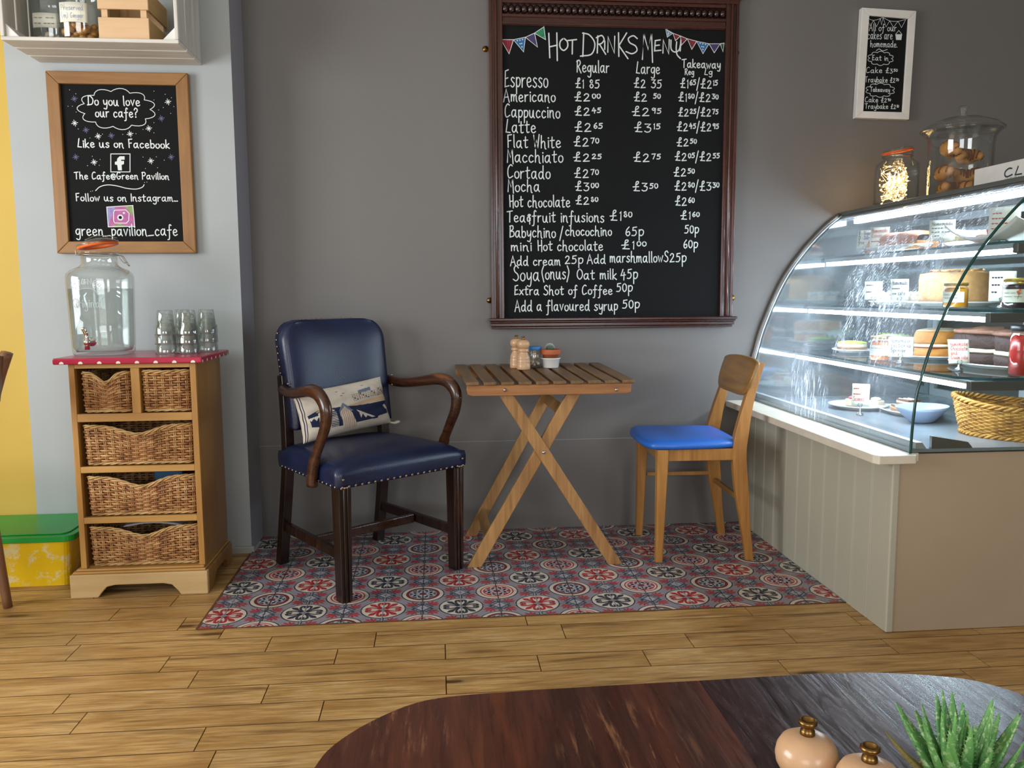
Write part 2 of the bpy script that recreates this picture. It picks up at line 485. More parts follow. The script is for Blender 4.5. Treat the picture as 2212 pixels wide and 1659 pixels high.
M['tumbler_glass'] = glass('tumbler_glass', (0.98, 1, 0.99, 1))
M['water'] = pane('water', (0.93, 0.955, 0.95, 1), 1.4)
M['pane'] = pane('clear_pane')
M['jar_glass'] = pane('jar_glass', (0.97, 0.985, 0.98, 1), 1.25)
M['tumbler_glass'] = pane('tumbler_wall', (0.94, 0.965, 0.955, 1), 2.6)
M['green_edge'] = plain('glass_edge_green', '#1f4a44', 0.15, var=0.03)
M['teal_edge'] = plain('shelf_edge_teal', '#24555c', 0.15, var=0.03)
M['bright_edge'] = plain('pale_glass_edge', '#dfe9ee', 0.2)
M['led'] = emit('led_strip', (0.74, 0.85, 1.0, 1), 55.0)
M['emboss'] = plain('embossed_glass', '#dfe9ea', 0.15, var=0.02, Alpha=0.3)
M['fairy'] = emit('fairy_bulb', (1.0, 0.60, 0.22, 1), 60.0)

def smeared_glass():
    t = NT('smeared_curved_glass'); t.t.nodes.remove(t.b)
    tr = t.n('ShaderNodeBsdfTransparent'); tr.inputs[0].default_value = (0.94, 0.975, 0.975, 1)
    gl = t.n('ShaderNodeBsdfGlossy', i_Roughness=0.02)
    lw = t.n('ShaderNodeLayerWeight', i_Blend=0.5)
    mx = t.n('ShaderNodeMixShader'); t.l(t.math('ADD', t.math('MULTIPLY', t.math('POWER', lw.outputs['Facing'], 4.0), 0.5), 0.04), mx.inputs[0]); t.l(tr.outputs[0], mx.inputs[1]); t.l(gl.outputs[0], mx.inputs[2])
    df = t.n('ShaderNodeBsdfDiffuse'); df.inputs[0].default_value = (0.85, 0.9, 0.95, 1)
    tl = t.n('ShaderNodeBsdfTranslucent'); tl.inputs[0].default_value = (0.9, 0.94, 1.0, 1)
    m2 = t.n('ShaderNodeMixShader', i_0=0.6); t.l(df.outputs[0], m2.inputs[1]); t.l(tl.outputs[0], m2.inputs[2])
    streak = t.ramp(t.noise(t.coord((1, 1, 0.14), rot=(R(14), 0, 0)), 75, 6, 0.75, 0.4), [(0.53, 0.0), (0.64, 1.0)])
    patch = t.ramp(t.noise(t.coord((1, 1, 0.7)), 3.2, 3, 0.5), [(0.38, 0.0), (0.54, 1.0)])
    haze = t.ramp(t.noise(t.coord((1, 1, 0.5)), 2.1, 3, 0.5), [(0.35, 0.015), (0.75, 0.10)])
    sx = t.n('ShaderNodeSeparateXYZ'); tc = t.n('ShaderNodeTexCoord'); t.l(tc.outputs['Object'], sx.inputs[0])
    # the wiped band runs down and away from the near top corner
    u = t.math('SUBTRACT', sx.outputs[1], t.math('MULTIPLY', sx.outputs[2], -0.28))
    band = t.math('MAXIMUM', t.math('SUBTRACT', 1.0, t.math('ABSOLUTE', t.math('DIVIDE', t.math('ADD', u, 0.02), 0.44))), 0.0)
    band = t.ramp(band, [(0.0, 0.0), (0.6, 1.0)])
    drops = t.ramp(t.noise(t.coord(), 330, 2, 0.5), [(0.66, 0.0), (0.72, 0.6)])
    st2 = t.math('MULTIPLY', t.math('MULTIPLY', t.math('MAXIMUM', streak, drops), patch), band)
    fac = t.math('ADD', t.math('MULTIPLY', st2, 0.65), haze)
    m3 = t.n('ShaderNodeMixShader'); t.l(fac, m3.inputs[0]); t.l(mx.outputs[0], m3.inputs[1]); t.l(m2.outputs[0], m3.inputs[2])
    t.l(m3.outputs[0], t.out.inputs[0]); return t.mat
M['smeared'] = smeared_glass()
def mirror_end():
    t = NT('reflective_end_panel')
    t.set(Base_Color=lin('#8b979c'), Roughness=0.06, Metallic=0.75); return t.mat
M['mirror_end'] = mirror_end()

def wicker(name, c1, c2, c3):
    t = NT(name)
    f = t.noise(t.coord((1, 1, 1.6)), 26, 4, 0.6)
    col = t.ramp(f, [(0.3, lin(c3)), (0.5, lin(c2)), (0.72, lin(c1))])
    t.set(Base_Color=col, Roughness=0.5); return t.mat
M['wicker'] = wicker('wicker', '#d2a570', '#b07c4c', '#74452c')
M['wicker_rim'] = wicker('wicker_rim', '#d8b682', '#c49c64', '#94703f')
M['wicker_gold'] = wicker('golden_wicker', '#d8a552', '#b98336', '#7a4f1e')
M['oilcloth'] = plain('red_oilcloth', '#b12745', 0.22, var=0.06)
M['dot'] = plain('cream_dot', '#efe0d2', 0.3)
M['clad'] = plain('sage_panel_paint', '#b5b19f', 0.45, var=0.04, scale=3)
M['clad_front'] = plain('taupe_panel_paint', '#b09c83', 0.5, var=0.05, scale=3)
M['ledge'] = plain('cream_ledge_paint', '#dcd3c0', 0.35)
M['cactus'] = plain('cactus_green', '#44583f', 0.6)
M['spine'] = plain('white_spines', '#e4e8e6', 0.7)
def aloe_mat():
    t = NT('aloe_leaf')
    sp = t.noise(t.coord(), 210, 2, 0.5)
    col = t.mix(t.ramp(sp, [(0.55, 0.0), (0.64, 0.8)]), t.ramp(t.noise(t.coord(), 18, 3), [(0.3, lin('#4c8a52')), (0.7, lin('#7cb25f'))]), lin('#b9d49a'))
    t.set(Base_Color=col, Roughness=0.45); return t.mat
M['aloe'] = aloe_mat()
M['aloe_dry'] = plain('aloe_dry_leaf', '#8a7a44', 0.6, var=0.25, scale=50)
M['aloe_tip'] = plain('aloe_tip', '#9a4a3a', 0.6)
for k, (v, b) in dict(caramel=('#c99a63', 0.5), sponge=('#c9853c', 0.7), cream=('#f2e6c4', 0.3), jam=('#8c2a1c', 0.2), choc=('#3a2018', 0.9), icing=('#8a5f4c', 0.5),
                 sugar=('#e6cfae', 0.4), white_icing=('#eef0dc', 0.6), pastry=('#d2914b', 0.6), pastry_dark=('#8a5226', 0.6), crumb=('#f0d88a', 0.9), biscuit=('#8a5a36', 0.7),
                 lime=('#c3d84a', 0.5), orange_loaf=('#c06a26', 0.5), brownie=('#6a3f26', 0.6)).items():
    M[k] = plain('food_' + k, v, 0.6, var=0.14, scale=40, bump=b, bscale=90)
for k, v in dict(honey='#d08a1c', marmalade='#d8761c', redjam='#b3221c', darkjam='#2a1016').items(): M[k] = plain('preserve_' + k, v, 0.25, var=0.15, scale=40)
M['ginger'] = plain('preserved_ginger', '#b9813a', 0.4, var=0.25, scale=50)
M['garlic'] = plain('pale_bulb', '#e6dac4', 0.5)
M['shell'] = plain('sea_shell', '#e2c9a8', 0.45, var=0.2, scale=40)
M['shell2'] = plain('sea_shell_white', '#ece8dc', 0.45)
M['pink_case'] = plain('pink_paper_case', '#c0264f', 0.6)
M['red_top'] = plain('red_topping', '#a8343c', 0.4)

# ---------------------------------------------------------------- the setting
X0, X1, Y0, Y1, ZC = -3.2, 4.2, -2.8, 3.545, 2.75
def make_floor():
    edges = [2.481, 2.371, 2.268, 2.164, 2.059, 1.955, 1.847]
    known = {0: [], 1: [-0.679, 0.271, 1.005], 2: [-0.518, -0.201, 0.376, 1.314], 3: [-0.786, -0.306, 0.010, 0.743, 1.057], 4: [-0.678, 0.274, 0.585, 1.318],
             5: [-0.465, 0.010, 0.951, 1.522], 6: [-0.892, -0.305, 1.429], 7: [-0.573]}
    ys = [2.559]
    while ys[0] < Y1: ys.insert(0, ys[0] + 0.104)
    n_up = len(ys) - 1
    ys += edges
    while ys[-1] > Y0: ys.append(ys[-1] - 0.104)
    rnd = random.Random(3)
    vs, fs, col = [], [], []
    g = 0.0015
    for r in range(len(ys) - 1):
        ya, yb = min(ys[r], Y1), max(ys[r + 1], Y0)
        key = r - n_up + 1
        kn = known.get(key, [])
        xs = list(kn)
        if not xs: xs = [rnd.uniform(-0.8, -0.3)]
        while max(xs) < X1 - .7: xs.append(max(xs) + rnd.uniform(0.42, 0.8))
        while min(xs) > X0 + .7: xs.append(min(xs) - rnd.uniform(0.42, 0.8))
        xs = [X0] + sorted(xs) + [X1]
        for a, b in zip(xs, xs[1:]):
            o = len(vs); c = rnd.random()
            h = 0.0
            vs += [(a + g, yb + g, h), (b - g, yb + g, h), (b - g, ya - g, h), (a + g, ya - g, h), (a + g, yb + g, -.004), (b - g, yb + g, -.004), (b - g, ya - g, -.004), (a + g, ya - g, -.004)]
            fs += [(o, o + 1, o + 2, o + 3), (o, o + 4, o + 5, o + 1), (o + 1, o + 5, o + 6, o + 2), (o + 2, o + 6, o + 7, o + 3), (o + 3, o + 7, o + 4, o)]
            col += [c] * 8
    nb0 = len(fs)
    for yy in ys[1:-1]:
        o = len(vs); vs += [(X0, yy - .0010, .0004), (X1, yy - .0010, .0004), (X1, yy + .0010, .0004), (X0, yy + .0010, .0004)]; fs.append((o, o + 1, o + 2, o + 3)); col += [0] * 4
    o = len(vs)
    vs += [(X0, Y0, -.004), (X1, Y0, -.004), (X1, Y1 + .05, -.004), (X0, Y1 + .05, -.004), (X0, Y0, -.05), (X1, Y0, -.05), (X1, Y1 + .05, -.05), (X0, Y1 + .05, -.05)]
    nb = len(fs)
    fs += [(o, o + 1, o + 2, o + 3), (o + 7, o + 6, o + 5, o + 4), (o, o + 4, o + 5, o + 1), (o + 1, o + 5, o + 6, o + 2), (o + 2, o + 6, o + 7, o + 3), (o + 3, o + 7, o + 4, o)]
    col += [0] * 8
    me = bpy.data.meshes.new('floor'); me.from_pydata(vs, [], fs)
    me.materials.append(M['floor']); me.materials.append(M['gap'])
    me.polygons.foreach_set('material_index', [0] * nb0 + [1] * (nb - nb0 + 6))
    a = me.attributes.new('plank', 'FLOAT', 'POINT'); a.data.foreach_set('value', col)
    ob = bpy.data.objects.new('floor', me); COL.objects.link(ob); struct(ob)
make_floor()
def wall(name, mb, mats): return struct(mb.build(name, mats))
PX = -0.762            # right-hand face of the pier
PY = 3.33              # front face of the pier
b = MB().box(PX, X1, Y1, Y1 + .1, 0, ZC); b.box(PX + .001, 1.36, Y1 - .0012, Y1 + .01, 0.398, 0.4005, 1)
wall('wall_back', b, [M['wall_dark'], M['wall_line']])
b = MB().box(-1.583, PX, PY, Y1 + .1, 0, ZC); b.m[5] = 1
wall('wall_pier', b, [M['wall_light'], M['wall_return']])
wall('wall_yellow', MB().box(X0, -1.583, PY + .012, Y1 + .1, 0, ZC), M['wall_yellow'])
wall('wall_left', MB().box(X0 - .1, X0, Y0, Y1, 0, .7).box(X0 - .1, X0, Y0, Y1, 2.0, ZC).box(X0 - .1, X0, Y0, .3, .7, 2.0).box(X0 - .1, X0, 2.1, Y1, .7, 2.0), M['room_wall'])
wall('wall_right', MB().box(X1, X1 + .1, Y0, Y1, 0, ZC), M['wall_dark'])
b = MB().box(X0, X1, Y0 - .1, Y0, 0, .8).box(X0, X1, Y0 - .1, Y0, 2.1, ZC).box(X0, -2.7, Y0 - .1, Y0, .8, 2.1).box(-.7, .8, Y0 - .1, Y0, .8, 2.1).box(2.2, X1, Y0 - .1, Y0, .8, 2.1)
wall('wall_rear', b, M['room_wall'])
def window(name, x0, x1, y, z0, z1, along='x'):
    b = MB(); t = .05
    def bar(a0, a1, c0, c1):
        if along == 'x': b.box(a0, a1, y - .09, y - .03, c0, c1)
        else: b.box(y - .09, y - .03, a0, a1, c0, c1)
    bar(x0, x1, z0, z0 + t); bar(x0, x1, z1 - t, z1); bar(x0, x0 + t, z0, z1); bar(x1 - t, x1, z0, z1)
    m = (x0 + x1) / 2; bar(m - t / 2, m + t / 2, z0, z1)
    o = struct(b.build(name, M['white_paint']))
    g = MB()
    if along == 'x': g.box(x0 + t, x1 - t, y - .064, y - .058, z0 + t, z1 - t)
    else: g.box(y - .064, y - .058, x0 + t, x1 - t, z0 + t, z1 - t)
    g.build('pane', M['pane'], o)
window('window_1', -2.7, -.7, Y0, .8, 2.1)
window('window_2', .8, 2.2, Y0, .8, 2.1)
window('window_3', .3, 2.1, X0, .7, 2.0, 'y')
wall('ceiling', MB().box(X0, X1, Y0, Y1 + .1, ZC, ZC + .1), M['ceiling'])
b = MB().box(-.93, PX + .012, PY - .014, PY + .001, 0, .03); b.box(PX - .001, PX + .012, PY - .014, Y1 - .09, 0, .012)
struct(b.build('baseboard_pier', M['skirting'], bevel=.004))

def tile_floor():
    s = 0.12894; ox, oy = -0.70706, 2.65739
    x0, x1, y0, y1 = PX, 1.357, 2.5585, Y1
    b = MB()
    GREY, CREAM, DARK, RED, MAROON, PALE, BLUE = range(7)
    def P(cx, cy, pts, lv, mi):
        o = len(b.v)
        b.v += [(ox + s * (cx + x), oy + s * (cy + y), 0.0022 + lv * 0.00022) for x, y in pts]
        b.f.append(tuple(range(o, o + len(pts)))); b.m.append(mi); b.s.append(False)
    def ring(cx, cy, ra, rb, lv, mi, n=40):
        for i in range(n):
            a, c = 2 * PI * i / n, 2 * PI * (i + 1) / n
            P(cx, cy, [(ra * math.cos(a), ra * math.sin(a)), (rb * math.cos(a), rb * math.sin(a)), (rb * math.cos(c), rb * math.sin(c)), (ra * math.cos(c), ra * math.sin(c))], lv, mi)
    def disc(cx, cy, r, lv, mi, n=40): P(cx, cy, [(r * math.cos(2 * PI * i / n), r * math.sin(2 * PI * i / n)) for i in range(n)], lv, mi)
    def stroke(cx, cy, pts, wds, lv, mi, fx=1, fy=1, sw=False):
        pp = cr_spline([(p[0], p[1], 0) for p in pts], 4)
        for i in range(len(pp) - 1):
            t0, t1 = i / (len(pp) - 1), (i + 1) / (len(pp) - 1)
            def wd(t):
                k = t * (len(wds) - 1); j = min(int(k), len(wds) - 2); return wds[j] + (wds[j + 1] - wds[j]) * (k - j)
            def nr(i):
                d = pp[min(i + 1, len(pp) - 1)] - pp[max(i - 1, 0)]; d.normalize(); return Vector((-d.y, d.x, 0))
            q = [pp[i] - nr(i) * wd(t0), pp[i + 1] - nr(i + 1) * wd(t1), pp[i + 1] + nr(i + 1) * wd(t1), pp[i] + nr(i) * wd(t0)]
            q = [(v.x, v.y) for v in q]
            if sw: q = [(y, x) for x, y in q]
            P(cx, cy, [(x * fx, y * fy) for x, y in q], lv, mi)
    def flower(cx, cy, mi):
        disc(cx, cy, .585, 1, DARK); disc(cx, cy, .548, 2, CREAM)
        for fx in (1, -1):
            for fy in (1, -1):
                stroke(cx, cy, [(.05, .05), (.16, .17), (.27, .30), (.36, .37)], [.03, .03, .075, .02], 3, mi, fx, fy)
                for sw in (False, True):
                    stroke(cx, cy, [(.03, .08), (.09, .17), (.13, .28), (.115, .40), (.05, .43), (.025, .36), (.06, .31)], [.03, .028, .032, .042, .036, .034, .03], 3, mi, fx, fy, sw)
        disc(cx, cy, .075, 4, GREY, 8)
    def wheel(cx, cy, mi):
        thick = mi == MAROON
        disc(cx, cy, .585, 1, DARK); disc(cx, cy, .55, 2, CREAM)
        if thick: ring(cx, cy, .37, .455, 3, MAROON)
        else: ring(cx, cy, .425, .46, 3, RED); ring(cx, cy, .35, .375, 3, RED)
        disc(cx, cy, .355 if thick else .35, 3, BLUE if thick else RED)
        for k in range(8):
            a = PI / 4 * k + PI / 8
            for da, rr in ((-.16, .24), (.16, .24), (0, .30)):
                c = (rr * math.cos(a + da), rr * math.sin(a + da)); r0 = .052
                P(cx, cy, [(c[0] + r0 * math.cos(2 * PI * i / 8), c[1] + r0 * math.sin(2 * PI * i / 8)) for i in range(8)], 4, PALE)
            P(cx, cy, [(.06 * math.cos(a - .4), .06 * math.sin(a - .4)), (.26 * math.cos(a - .2), .26 * math.sin(a - .2)), (.26 * math.cos(a + .2), .26 * math.sin(a + .2)), (.06 * math.cos(a + .4), .06 * math.sin(a + .4))], 4, PALE)
        disc(cx, cy, .095, 5, MAROON, 16)
    def diamond(cx, cy):
        for k, (w_, h_) in enumerate(((.30, .30), (.255, .255), (.20, .20))):
            P(cx, cy, [(w_, 0), (0, h_), (-w_, 0), (0, -h_)], 1 + k, (PALE, DARK, GREY)[k])
        for dx, dy in ((.07, 0), (-.07, 0), (0, .07), (0, -.07)):
            P(cx, cy, [(dx + .062 * math.cos(2 * PI * i / 8), dy + .062 * math.sin(2 * PI * i / 8)) for i in range(8)], 4, PALE)
        for dx, dy in ((1, 0), (-1, 0), (0, 1), (0, -1)):
            for wd, lv, mi in ((.045, 1, DARK), (.022, 2, PALE)):
                q = [(.2 * dx - wd * dy, .2 * dy - wd * dx), (.43 * dx - wd * dy, .43 * dy - wd * dx), (.43 * dx + wd * dy, .43 * dy + wd * dx), (.2 * dx + wd * dy, .2 * dy + wd * dx)]
                P(cx, cy, q, lv, mi)
        for fx in (1, -1):
            for fy in (1, -1):
                for a, ln in ((-14, .22), (16, .27), (45, .30), (74, .27), (104, .22)):
                    t = R(a); bx, by = .2, .2
                    e = (bx + ln * math.cos(t), by + ln * math.sin(t)); n_ = (-math.sin(t) * .035, math.cos(t) * .035)
                    m = (bx + .68 * ln * math.cos(t), by + .68 * ln * math.sin(t))
                    P(cx, cy, [(x * fx, y * fy) for x, y in ((bx, by), (m[0] - n_[0], m[1] - n_[1]), e, (m[0] + n_[0], m[1] + n_[1]))], 2, MAROON if a in (-12, 102) else RED)
                for px, py in ((.24, .10), (.10, .24), (.17, .17)):
                    P(cx, cy, [((px + .05 * math.cos(2 * PI * i / 7)) * fx, (py + .05 * math.sin(2 * PI * i / 7)) * fy) for i in range(7)], 3, BLUE)
    b.v += [(x0, y0, .0022), (x1, y0, .0022), (x1, y1, .0022), (x0, y1, .0022)]; b.f.append((0, 1, 2, 3)); b.m.append(GREY); b.s.append(False)
    for i in range(-2, 19):
        for j in range(-2, 9):
            if i % 2 == 0 and j % 2 == 0: flower(i, j, RED if (i // 2 + j // 2) % 2 == 0 else DARK)
            elif i % 2 and j % 2: wheel(i, j, MAROON if ((i - 1) // 2 + (j - 1) // 2) % 2 == 0 else RED)
            else: diamond(i, j)
    for i in range(-1, 18):
        P(i, 0, [(-.012, -1.2), (.012, -1.2), (.012, 7.5), (-.012, 7.5)], 6, DARK if i % 2 else PALE)
        if i % 2 == 0: P(i, 0, [(-.003, -1.2), (.006, -1.2), (.006, 7.5), (-.003, 7.5)], 7, DARK)
    for j in range(-1, 8): P(0, j, [(-1.5, -.006), (17, -.006), (17, .006), (-1.5, .006)], 6, GREY)
    names = ('#8f8990', '#cfc4b2', '#3b3d47', '#a8343a', '#6e2a32', '#b6b5bb', '#4d5463')
    mats = [plain('cement_tile_' + k, v, 0.42, var=.08, scale=20) for k, v in zip(('grey', 'cream', 'slate', 'red', 'maroon', 'pale', 'blue_grey'), names)]
    mats.append(M['gap'])
    me = bpy.data.meshes.new('floor_tiles'); me.from_pydata(b.v, [], b.f)
    for m in mats: me.materials.append(m)
    me.polygons.foreach_set('material_index', b.m)
    bm = bmesh.new(); bm.from_mesh(me)
    for co, no in (((x0, 0, 0), (-1, 0, 0)), ((x1, 0, 0), (1, 0, 0)), ((0, y0, 0), (0, -1, 0)), ((0, y1, 0), (0, 1, 0))):
        bmesh.ops.bisect_plane(bm, geom=bm.verts[:] + bm.edges[:] + bm.faces[:], plane_co=co, plane_no=no, clear_outer=True)
    for f in bm.faces:
        if f.normal.z < 0: f.normal_flip()
    # the sheet's dark cut edge
    for (xa, ya, xb, yb) in ((x0 - .006, y0, x0 + .004, y1), (x0, y0 - .003, x1, y0 + .0005)):
        vv = [bm.verts.new(p) for p in ((xa, ya, 0.0002), (xb, ya, .0002), (xb, yb, .0002), (xa, yb, .0002), (xa, ya, .0026), (xb, ya, .0026), (xb, yb, .0026), (xa, yb, .0026))]
        for q in ((4, 5, 6, 7), (0, 1, 5, 4), (1, 2, 6, 5), (2, 3, 7, 6), (3, 0, 4, 7)):
            f = bm.faces.new([vv[i] for i in q]); f.material_index = 7
    bm.to_mesh(me); bm.free()
    o = bpy.data.objects.new('floor_tiles', me); COL.objects.link(o); struct(o)
tile_floor()

# ---------------------------------------------------------------- hand lettering: a single-stroke alphabet (x-height 50, capitals 90, figures 70)
# each stroke: points in hundredths; '!' = straight segments, '.' = dot
GLYPH = {
'a': '37,42 22,50 7,38 4,16 14,1 27,8 36,30;!37,50 36,12 46,-2', 'b': '!4,88 5,2;5,34 18,48 34,40 36,14 22,0 5,8', 'c': '34,42 20,50 6,36 5,14 18,0 36,9',
'd': '36,38 22,49 6,36 4,14 16,0 30,8 36,30;!38,90 37,12 46,-3', 'e': '6,24 32,30 32,43 18,50 5,36 6,12 20,0 38,9', 'f': '36,82 27,90 20,76 19,20 16,-26 3,-32;!2,44 36,47',
'g': '37,40 22,50 6,38 5,18 16,6 28,12 37,38;!38,50 37,0;37,0 34,-28 20,-36 6,-28', 'h': '!5,90 4,0;4,28 18,48 31,42 33,16 36,-3 43,-7', 'i': '!6,50 7,0;.6,68', 'j': '14,50 14,-20 2,-30;.14,68',
'k': '!4,90 4,0;!32,50 5,22 36,-2', 'l': '!5,90 7,4 11,-2', 'm': '!4,50 5,0;5,28 15,48 24,42 25,2;25,28 36,48 45,42 47,10 53,-4', 'n': '!4,50 5,0;5,28 18,48 31,42 33,10 41,-6',
'o': '20,50 5,36 5,12 20,0 35,12 35,37 20,50', 'p': '!5,50 6,-36;5,36 18,50 35,40 33,14 19,1 6,10', 'q': '36,40 20,50 5,36 6,12 20,2 36,20;!37,50 36,-36', 'r': '!4,50 5,0;5,28 15,46 30,49',
's': '32,44 18,50 7,40 16,28 30,18 29,6 16,-1 2,7', 't': '16,78 15,12 22,0 33,4;!1,51 34,55', 'u': '4,50 5,14 16,0 28,8 34,46;!35,50 36,8 45,-2', 'v': '!2,50 17,0 34,52', 'w': '!2,50 13,0 24,38 34,0 48,52',
'x': '!2,48 34,0;!34,50 0,0', 'y': '4,50 8,18 20,10 33,28;36,50 35,0 27,-32 6,-28', 'z': '!2,48 34,48 2,0 36,2',
'A': '!0,-4 22,92 48,-6;!9,30 38,34', 'B': '!6,88 4,0;2,86 28,88 31,64 7,46;7,46 36,42 38,12 3,0', 'C': '42,84 28,92 9,68 6,26 18,1 46,14', 'D': '!12,90 9,0;8,89 34,82 54,50 42,10 0,1', 'E': '!34,92 9,85 6,2 38,8;!8,44 30,50',
'F': '!36,92 6,88 8,0;!7,46 30,50', 'G': '42,80 26,90 8,66 6,26 22,0 42,14 44,34;!26,37 50,37', 'H': '!5,90 9,0;!38,92 40,-10;!7,40 40,47', 'I': '!6,90 6,0', 'K': '!4,92 6,0;!36,92 6,42 42,-8', 'L': '!16,92 3,4 36,1',
'M': '!4,-4 9,88 28,32 42,90 48,-14', 'N': '!4,0 5,88 36,-4 38,92', 'O': '26,92 7,66 6,24 26,0 47,26 46,66 26,92', 'P': '!7,90 6,-2;1,84 28,90 41,70 30,46 7,43', 'R': '!8,88 6,0;1,78 26,90 38,70 26,50 8,44;!17,44 46,-6', 'S': '40,78 26,92 9,78 14,56 34,40 39,16 22,0 1,10',
'T': '!0,84 46,91;!24,88 23,0', 'U': '4,90 5,26 18,2 34,16 40,60;!41,92 39,10', 'V': '!2,92 18,0 38,92', 'W': '!2,92 12,0 26,62 34,-6 46,96', 'Y': '!2,90 22,46;!42,92 14,-4',
'0': '17,68 4,50 5,16 18,0 32,18 31,52 17,68', '1': '!4,60 10,70 9,0', '2': '4,54 14,68 28,63 28,44 14,20 2,1;!2,1 36,4', '3': '!3,68 32,68 14,42;14,42 33,34 30,8 14,0 2,8', '4': '!18,72 2,26 38,31;!27,50 25,-8', '5': '!35,70 10,66 8,42;8,42 26,43 33,22 22,2 2,2',
'6': '26,72 9,46 5,16 17,0 31,14 26,34 7,26', '7': '!2,66 34,70 15,-2', '8': '28,58 16,69 6,56 18,38 31,18 18,0 5,14 14,34 28,58', '9': '31,56 16,70 4,54 14,38 31,52;!32,66 27,-4',
'£': '19,52 32,68 32,82 21,80 17,54 17,18 8,2;!6,3 40,1;!0,35 34,38', '&': '34,28 22,44 7,32 12,8 34,16;22,44 34,58 20,62 12,52;!24,62 28,-16', '(': '22,96 6,50 24,-20', ')': '4,96 20,50 2,-20', '/': '!22,92 2,-20', '?': '4,72 16,90 34,78 31,56 17,44 16,24;.16,4',
'@': '38,40 24,50 16,34 26,20 38,34 42,18 56,30 48,58 26,66 6,46 8,14 28,-4 50,2', '_': '!0,-4 46,0', '.': '.3,2', ',': '!6,6 2,-12', '-': '!2,28 26,29', '=': '!2,36 26,37;!2,18 26,19', '!': '!5,88 6,24;.6,4', 'J': '!30,90 30,20;30,20 26,2 12,0 4,16', '+': '!2,24 30,25;!16,42 16,6',
'~': '0,20 6,34 12,14 20,32 26,12 34,34 40,18 48,26'}
ADV = {c: max(float(p.split(',')[0]) for st in g.split(';') for p in st.lstrip('!.').split()) for c, g in GLYPH.items()}
def parse(g):
    out = []
    for st in g.split(';'):
        pts = [tuple(float(v) / 100 for v in p.split(',')) for p in st.lstrip('!.').split()]
        out.append(('!' if st[0] == '!' else '.' if st[0] == '.' else '~', pts))
    return out
GPARSE = {c: parse(g) for c, g in GLYPH.items()}

class Ink:
    """flat pen strokes on a board facing -y; coordinates (x, z) in the board's own frame"""
    def __init__(s, y): s.y = y; s.b = MB(); s.k = 0
    def poly(s, pts, mi=0, lift=0.0): s.b.add([(x, s.y - lift, z) for x, z in pts], [tuple(range(len(pts)))], mi)
    def dot(s, x, z, r, mi=0, lift=0.0003, n=8): s.poly([(x + r * math.cos(2 * PI * i / n), z + r * math.sin(2 * PI * i / n)) for i in range(n)], mi, lift)
    def line(s, pts, wd, mi=0, lift=0.0003, closed=False):
        s.k = (s.k + 1) % 37; lift += s.k * 1.6e-5
        P = [Vector((p[0], p[1])) for p in pts]
        P = [p for i, p in enumerate(P) if i == 0 or (p - P[i - 1]).length > 1e-7]
        k = len(P)
        if k < 2: return
        L, Rr = [], []
        for i in range(k):
            if closed: d0, d1 = P[i] - P[i - 1], P[(i + 1) % k] - P[i]
            else: d0 = P[i] - P[i - 1] if i else P[1] - P[0]; d1 = P[i + 1] - P[i] if i < k - 1 else d0
            d0 = d0.normalized(); d1 = d1.normalized(); m = d0 + d1
            if m.length < .35: m = d1
            m.normalize(); n = Vector((-m.y, m.x)); q = max(.6, abs(n.dot(Vector((-d1.y, d1.x)))))
            L.append(P[i] + n * wd / 2 / q); Rr.append(P[i] - n * wd / 2 / q)
        for i in range(k if closed else k - 1):
            j = (i + 1) % k
            s.poly([L[i], Rr[i], Rr[j], L[j]], mi, lift)
        if not closed: s.dot(P[0].x, P[0].y, wd / 2, mi, lift + 8e-6); s.dot(P[-1].x, P[-1].y, wd / 2, mi, lift + 8e-6)
    def text(s, txt, x0, x1, zb, cap, wd, mi=0, jit=0.012):
        rnd = random.Random(txt)
        items, x, sup = [], 0.0, False
        for ch in txt:
            if ch == '^': sup = True; x += .02; continue
            if ch == ' ': x += .34; sup = False; continue
            if ch == '/': sup = False
            k = .62 if sup else 1.0
            items.append((ch, x, k, .27 if sup else 0.0)); x += (ADV[ch] / 100 + .13) * k
        W = x - .13
        sx = (x1 - x0) / W; sz = cap / .9
        for ch, gx, k, dz in items:
            jy = rnd.uniform(-jit, jit) * 2
            for kind, pts in GPARSE[ch]:
                q = [(x0 + (gx + px * k) * sx, zb + (pz * k + dz + jy) * sz) for px, pz in pts]
                if kind == '.': s.dot(q[0][0], q[0][1], wd * .75, mi)
                elif kind == '!': s.line(q, wd, mi)
                else: s.line([(v.x, v.y) for v in cr_spline([(a, c, 0) for a, c in q], 5)], wd, mi)
    def build(s, name, mats, parent): return s.b.build(name, mats, parent, fix=False)
def scallop(cx, cz, hw, hh, n, bulge):
    pts = []
    for k in range(n):
        a0, a1 = 2 * PI * k / n, 2 * PI * (k + 1) / n
        for j in range(7):
            t = j / 7; a = a0 + (a1 - a0) * t; rr = 1 + bulge * math.sin(PI * t) - bulge * .4
            pts.append((cx + hw * rr * math.cos(a), cz + hh * rr * math.sin(a)))
    return pts
def star(ink, x, z, r, wd, mi):
    for k in range(4):
        a = PI / 4 * k + .2; rr = r * (1 if k % 2 == 0 else .75)
        ink.line([(x - rr * math.cos(a), z - rr * math.sin(a)), (x + rr * math.cos(a), z + rr * math.sin(a))], wd, mi)

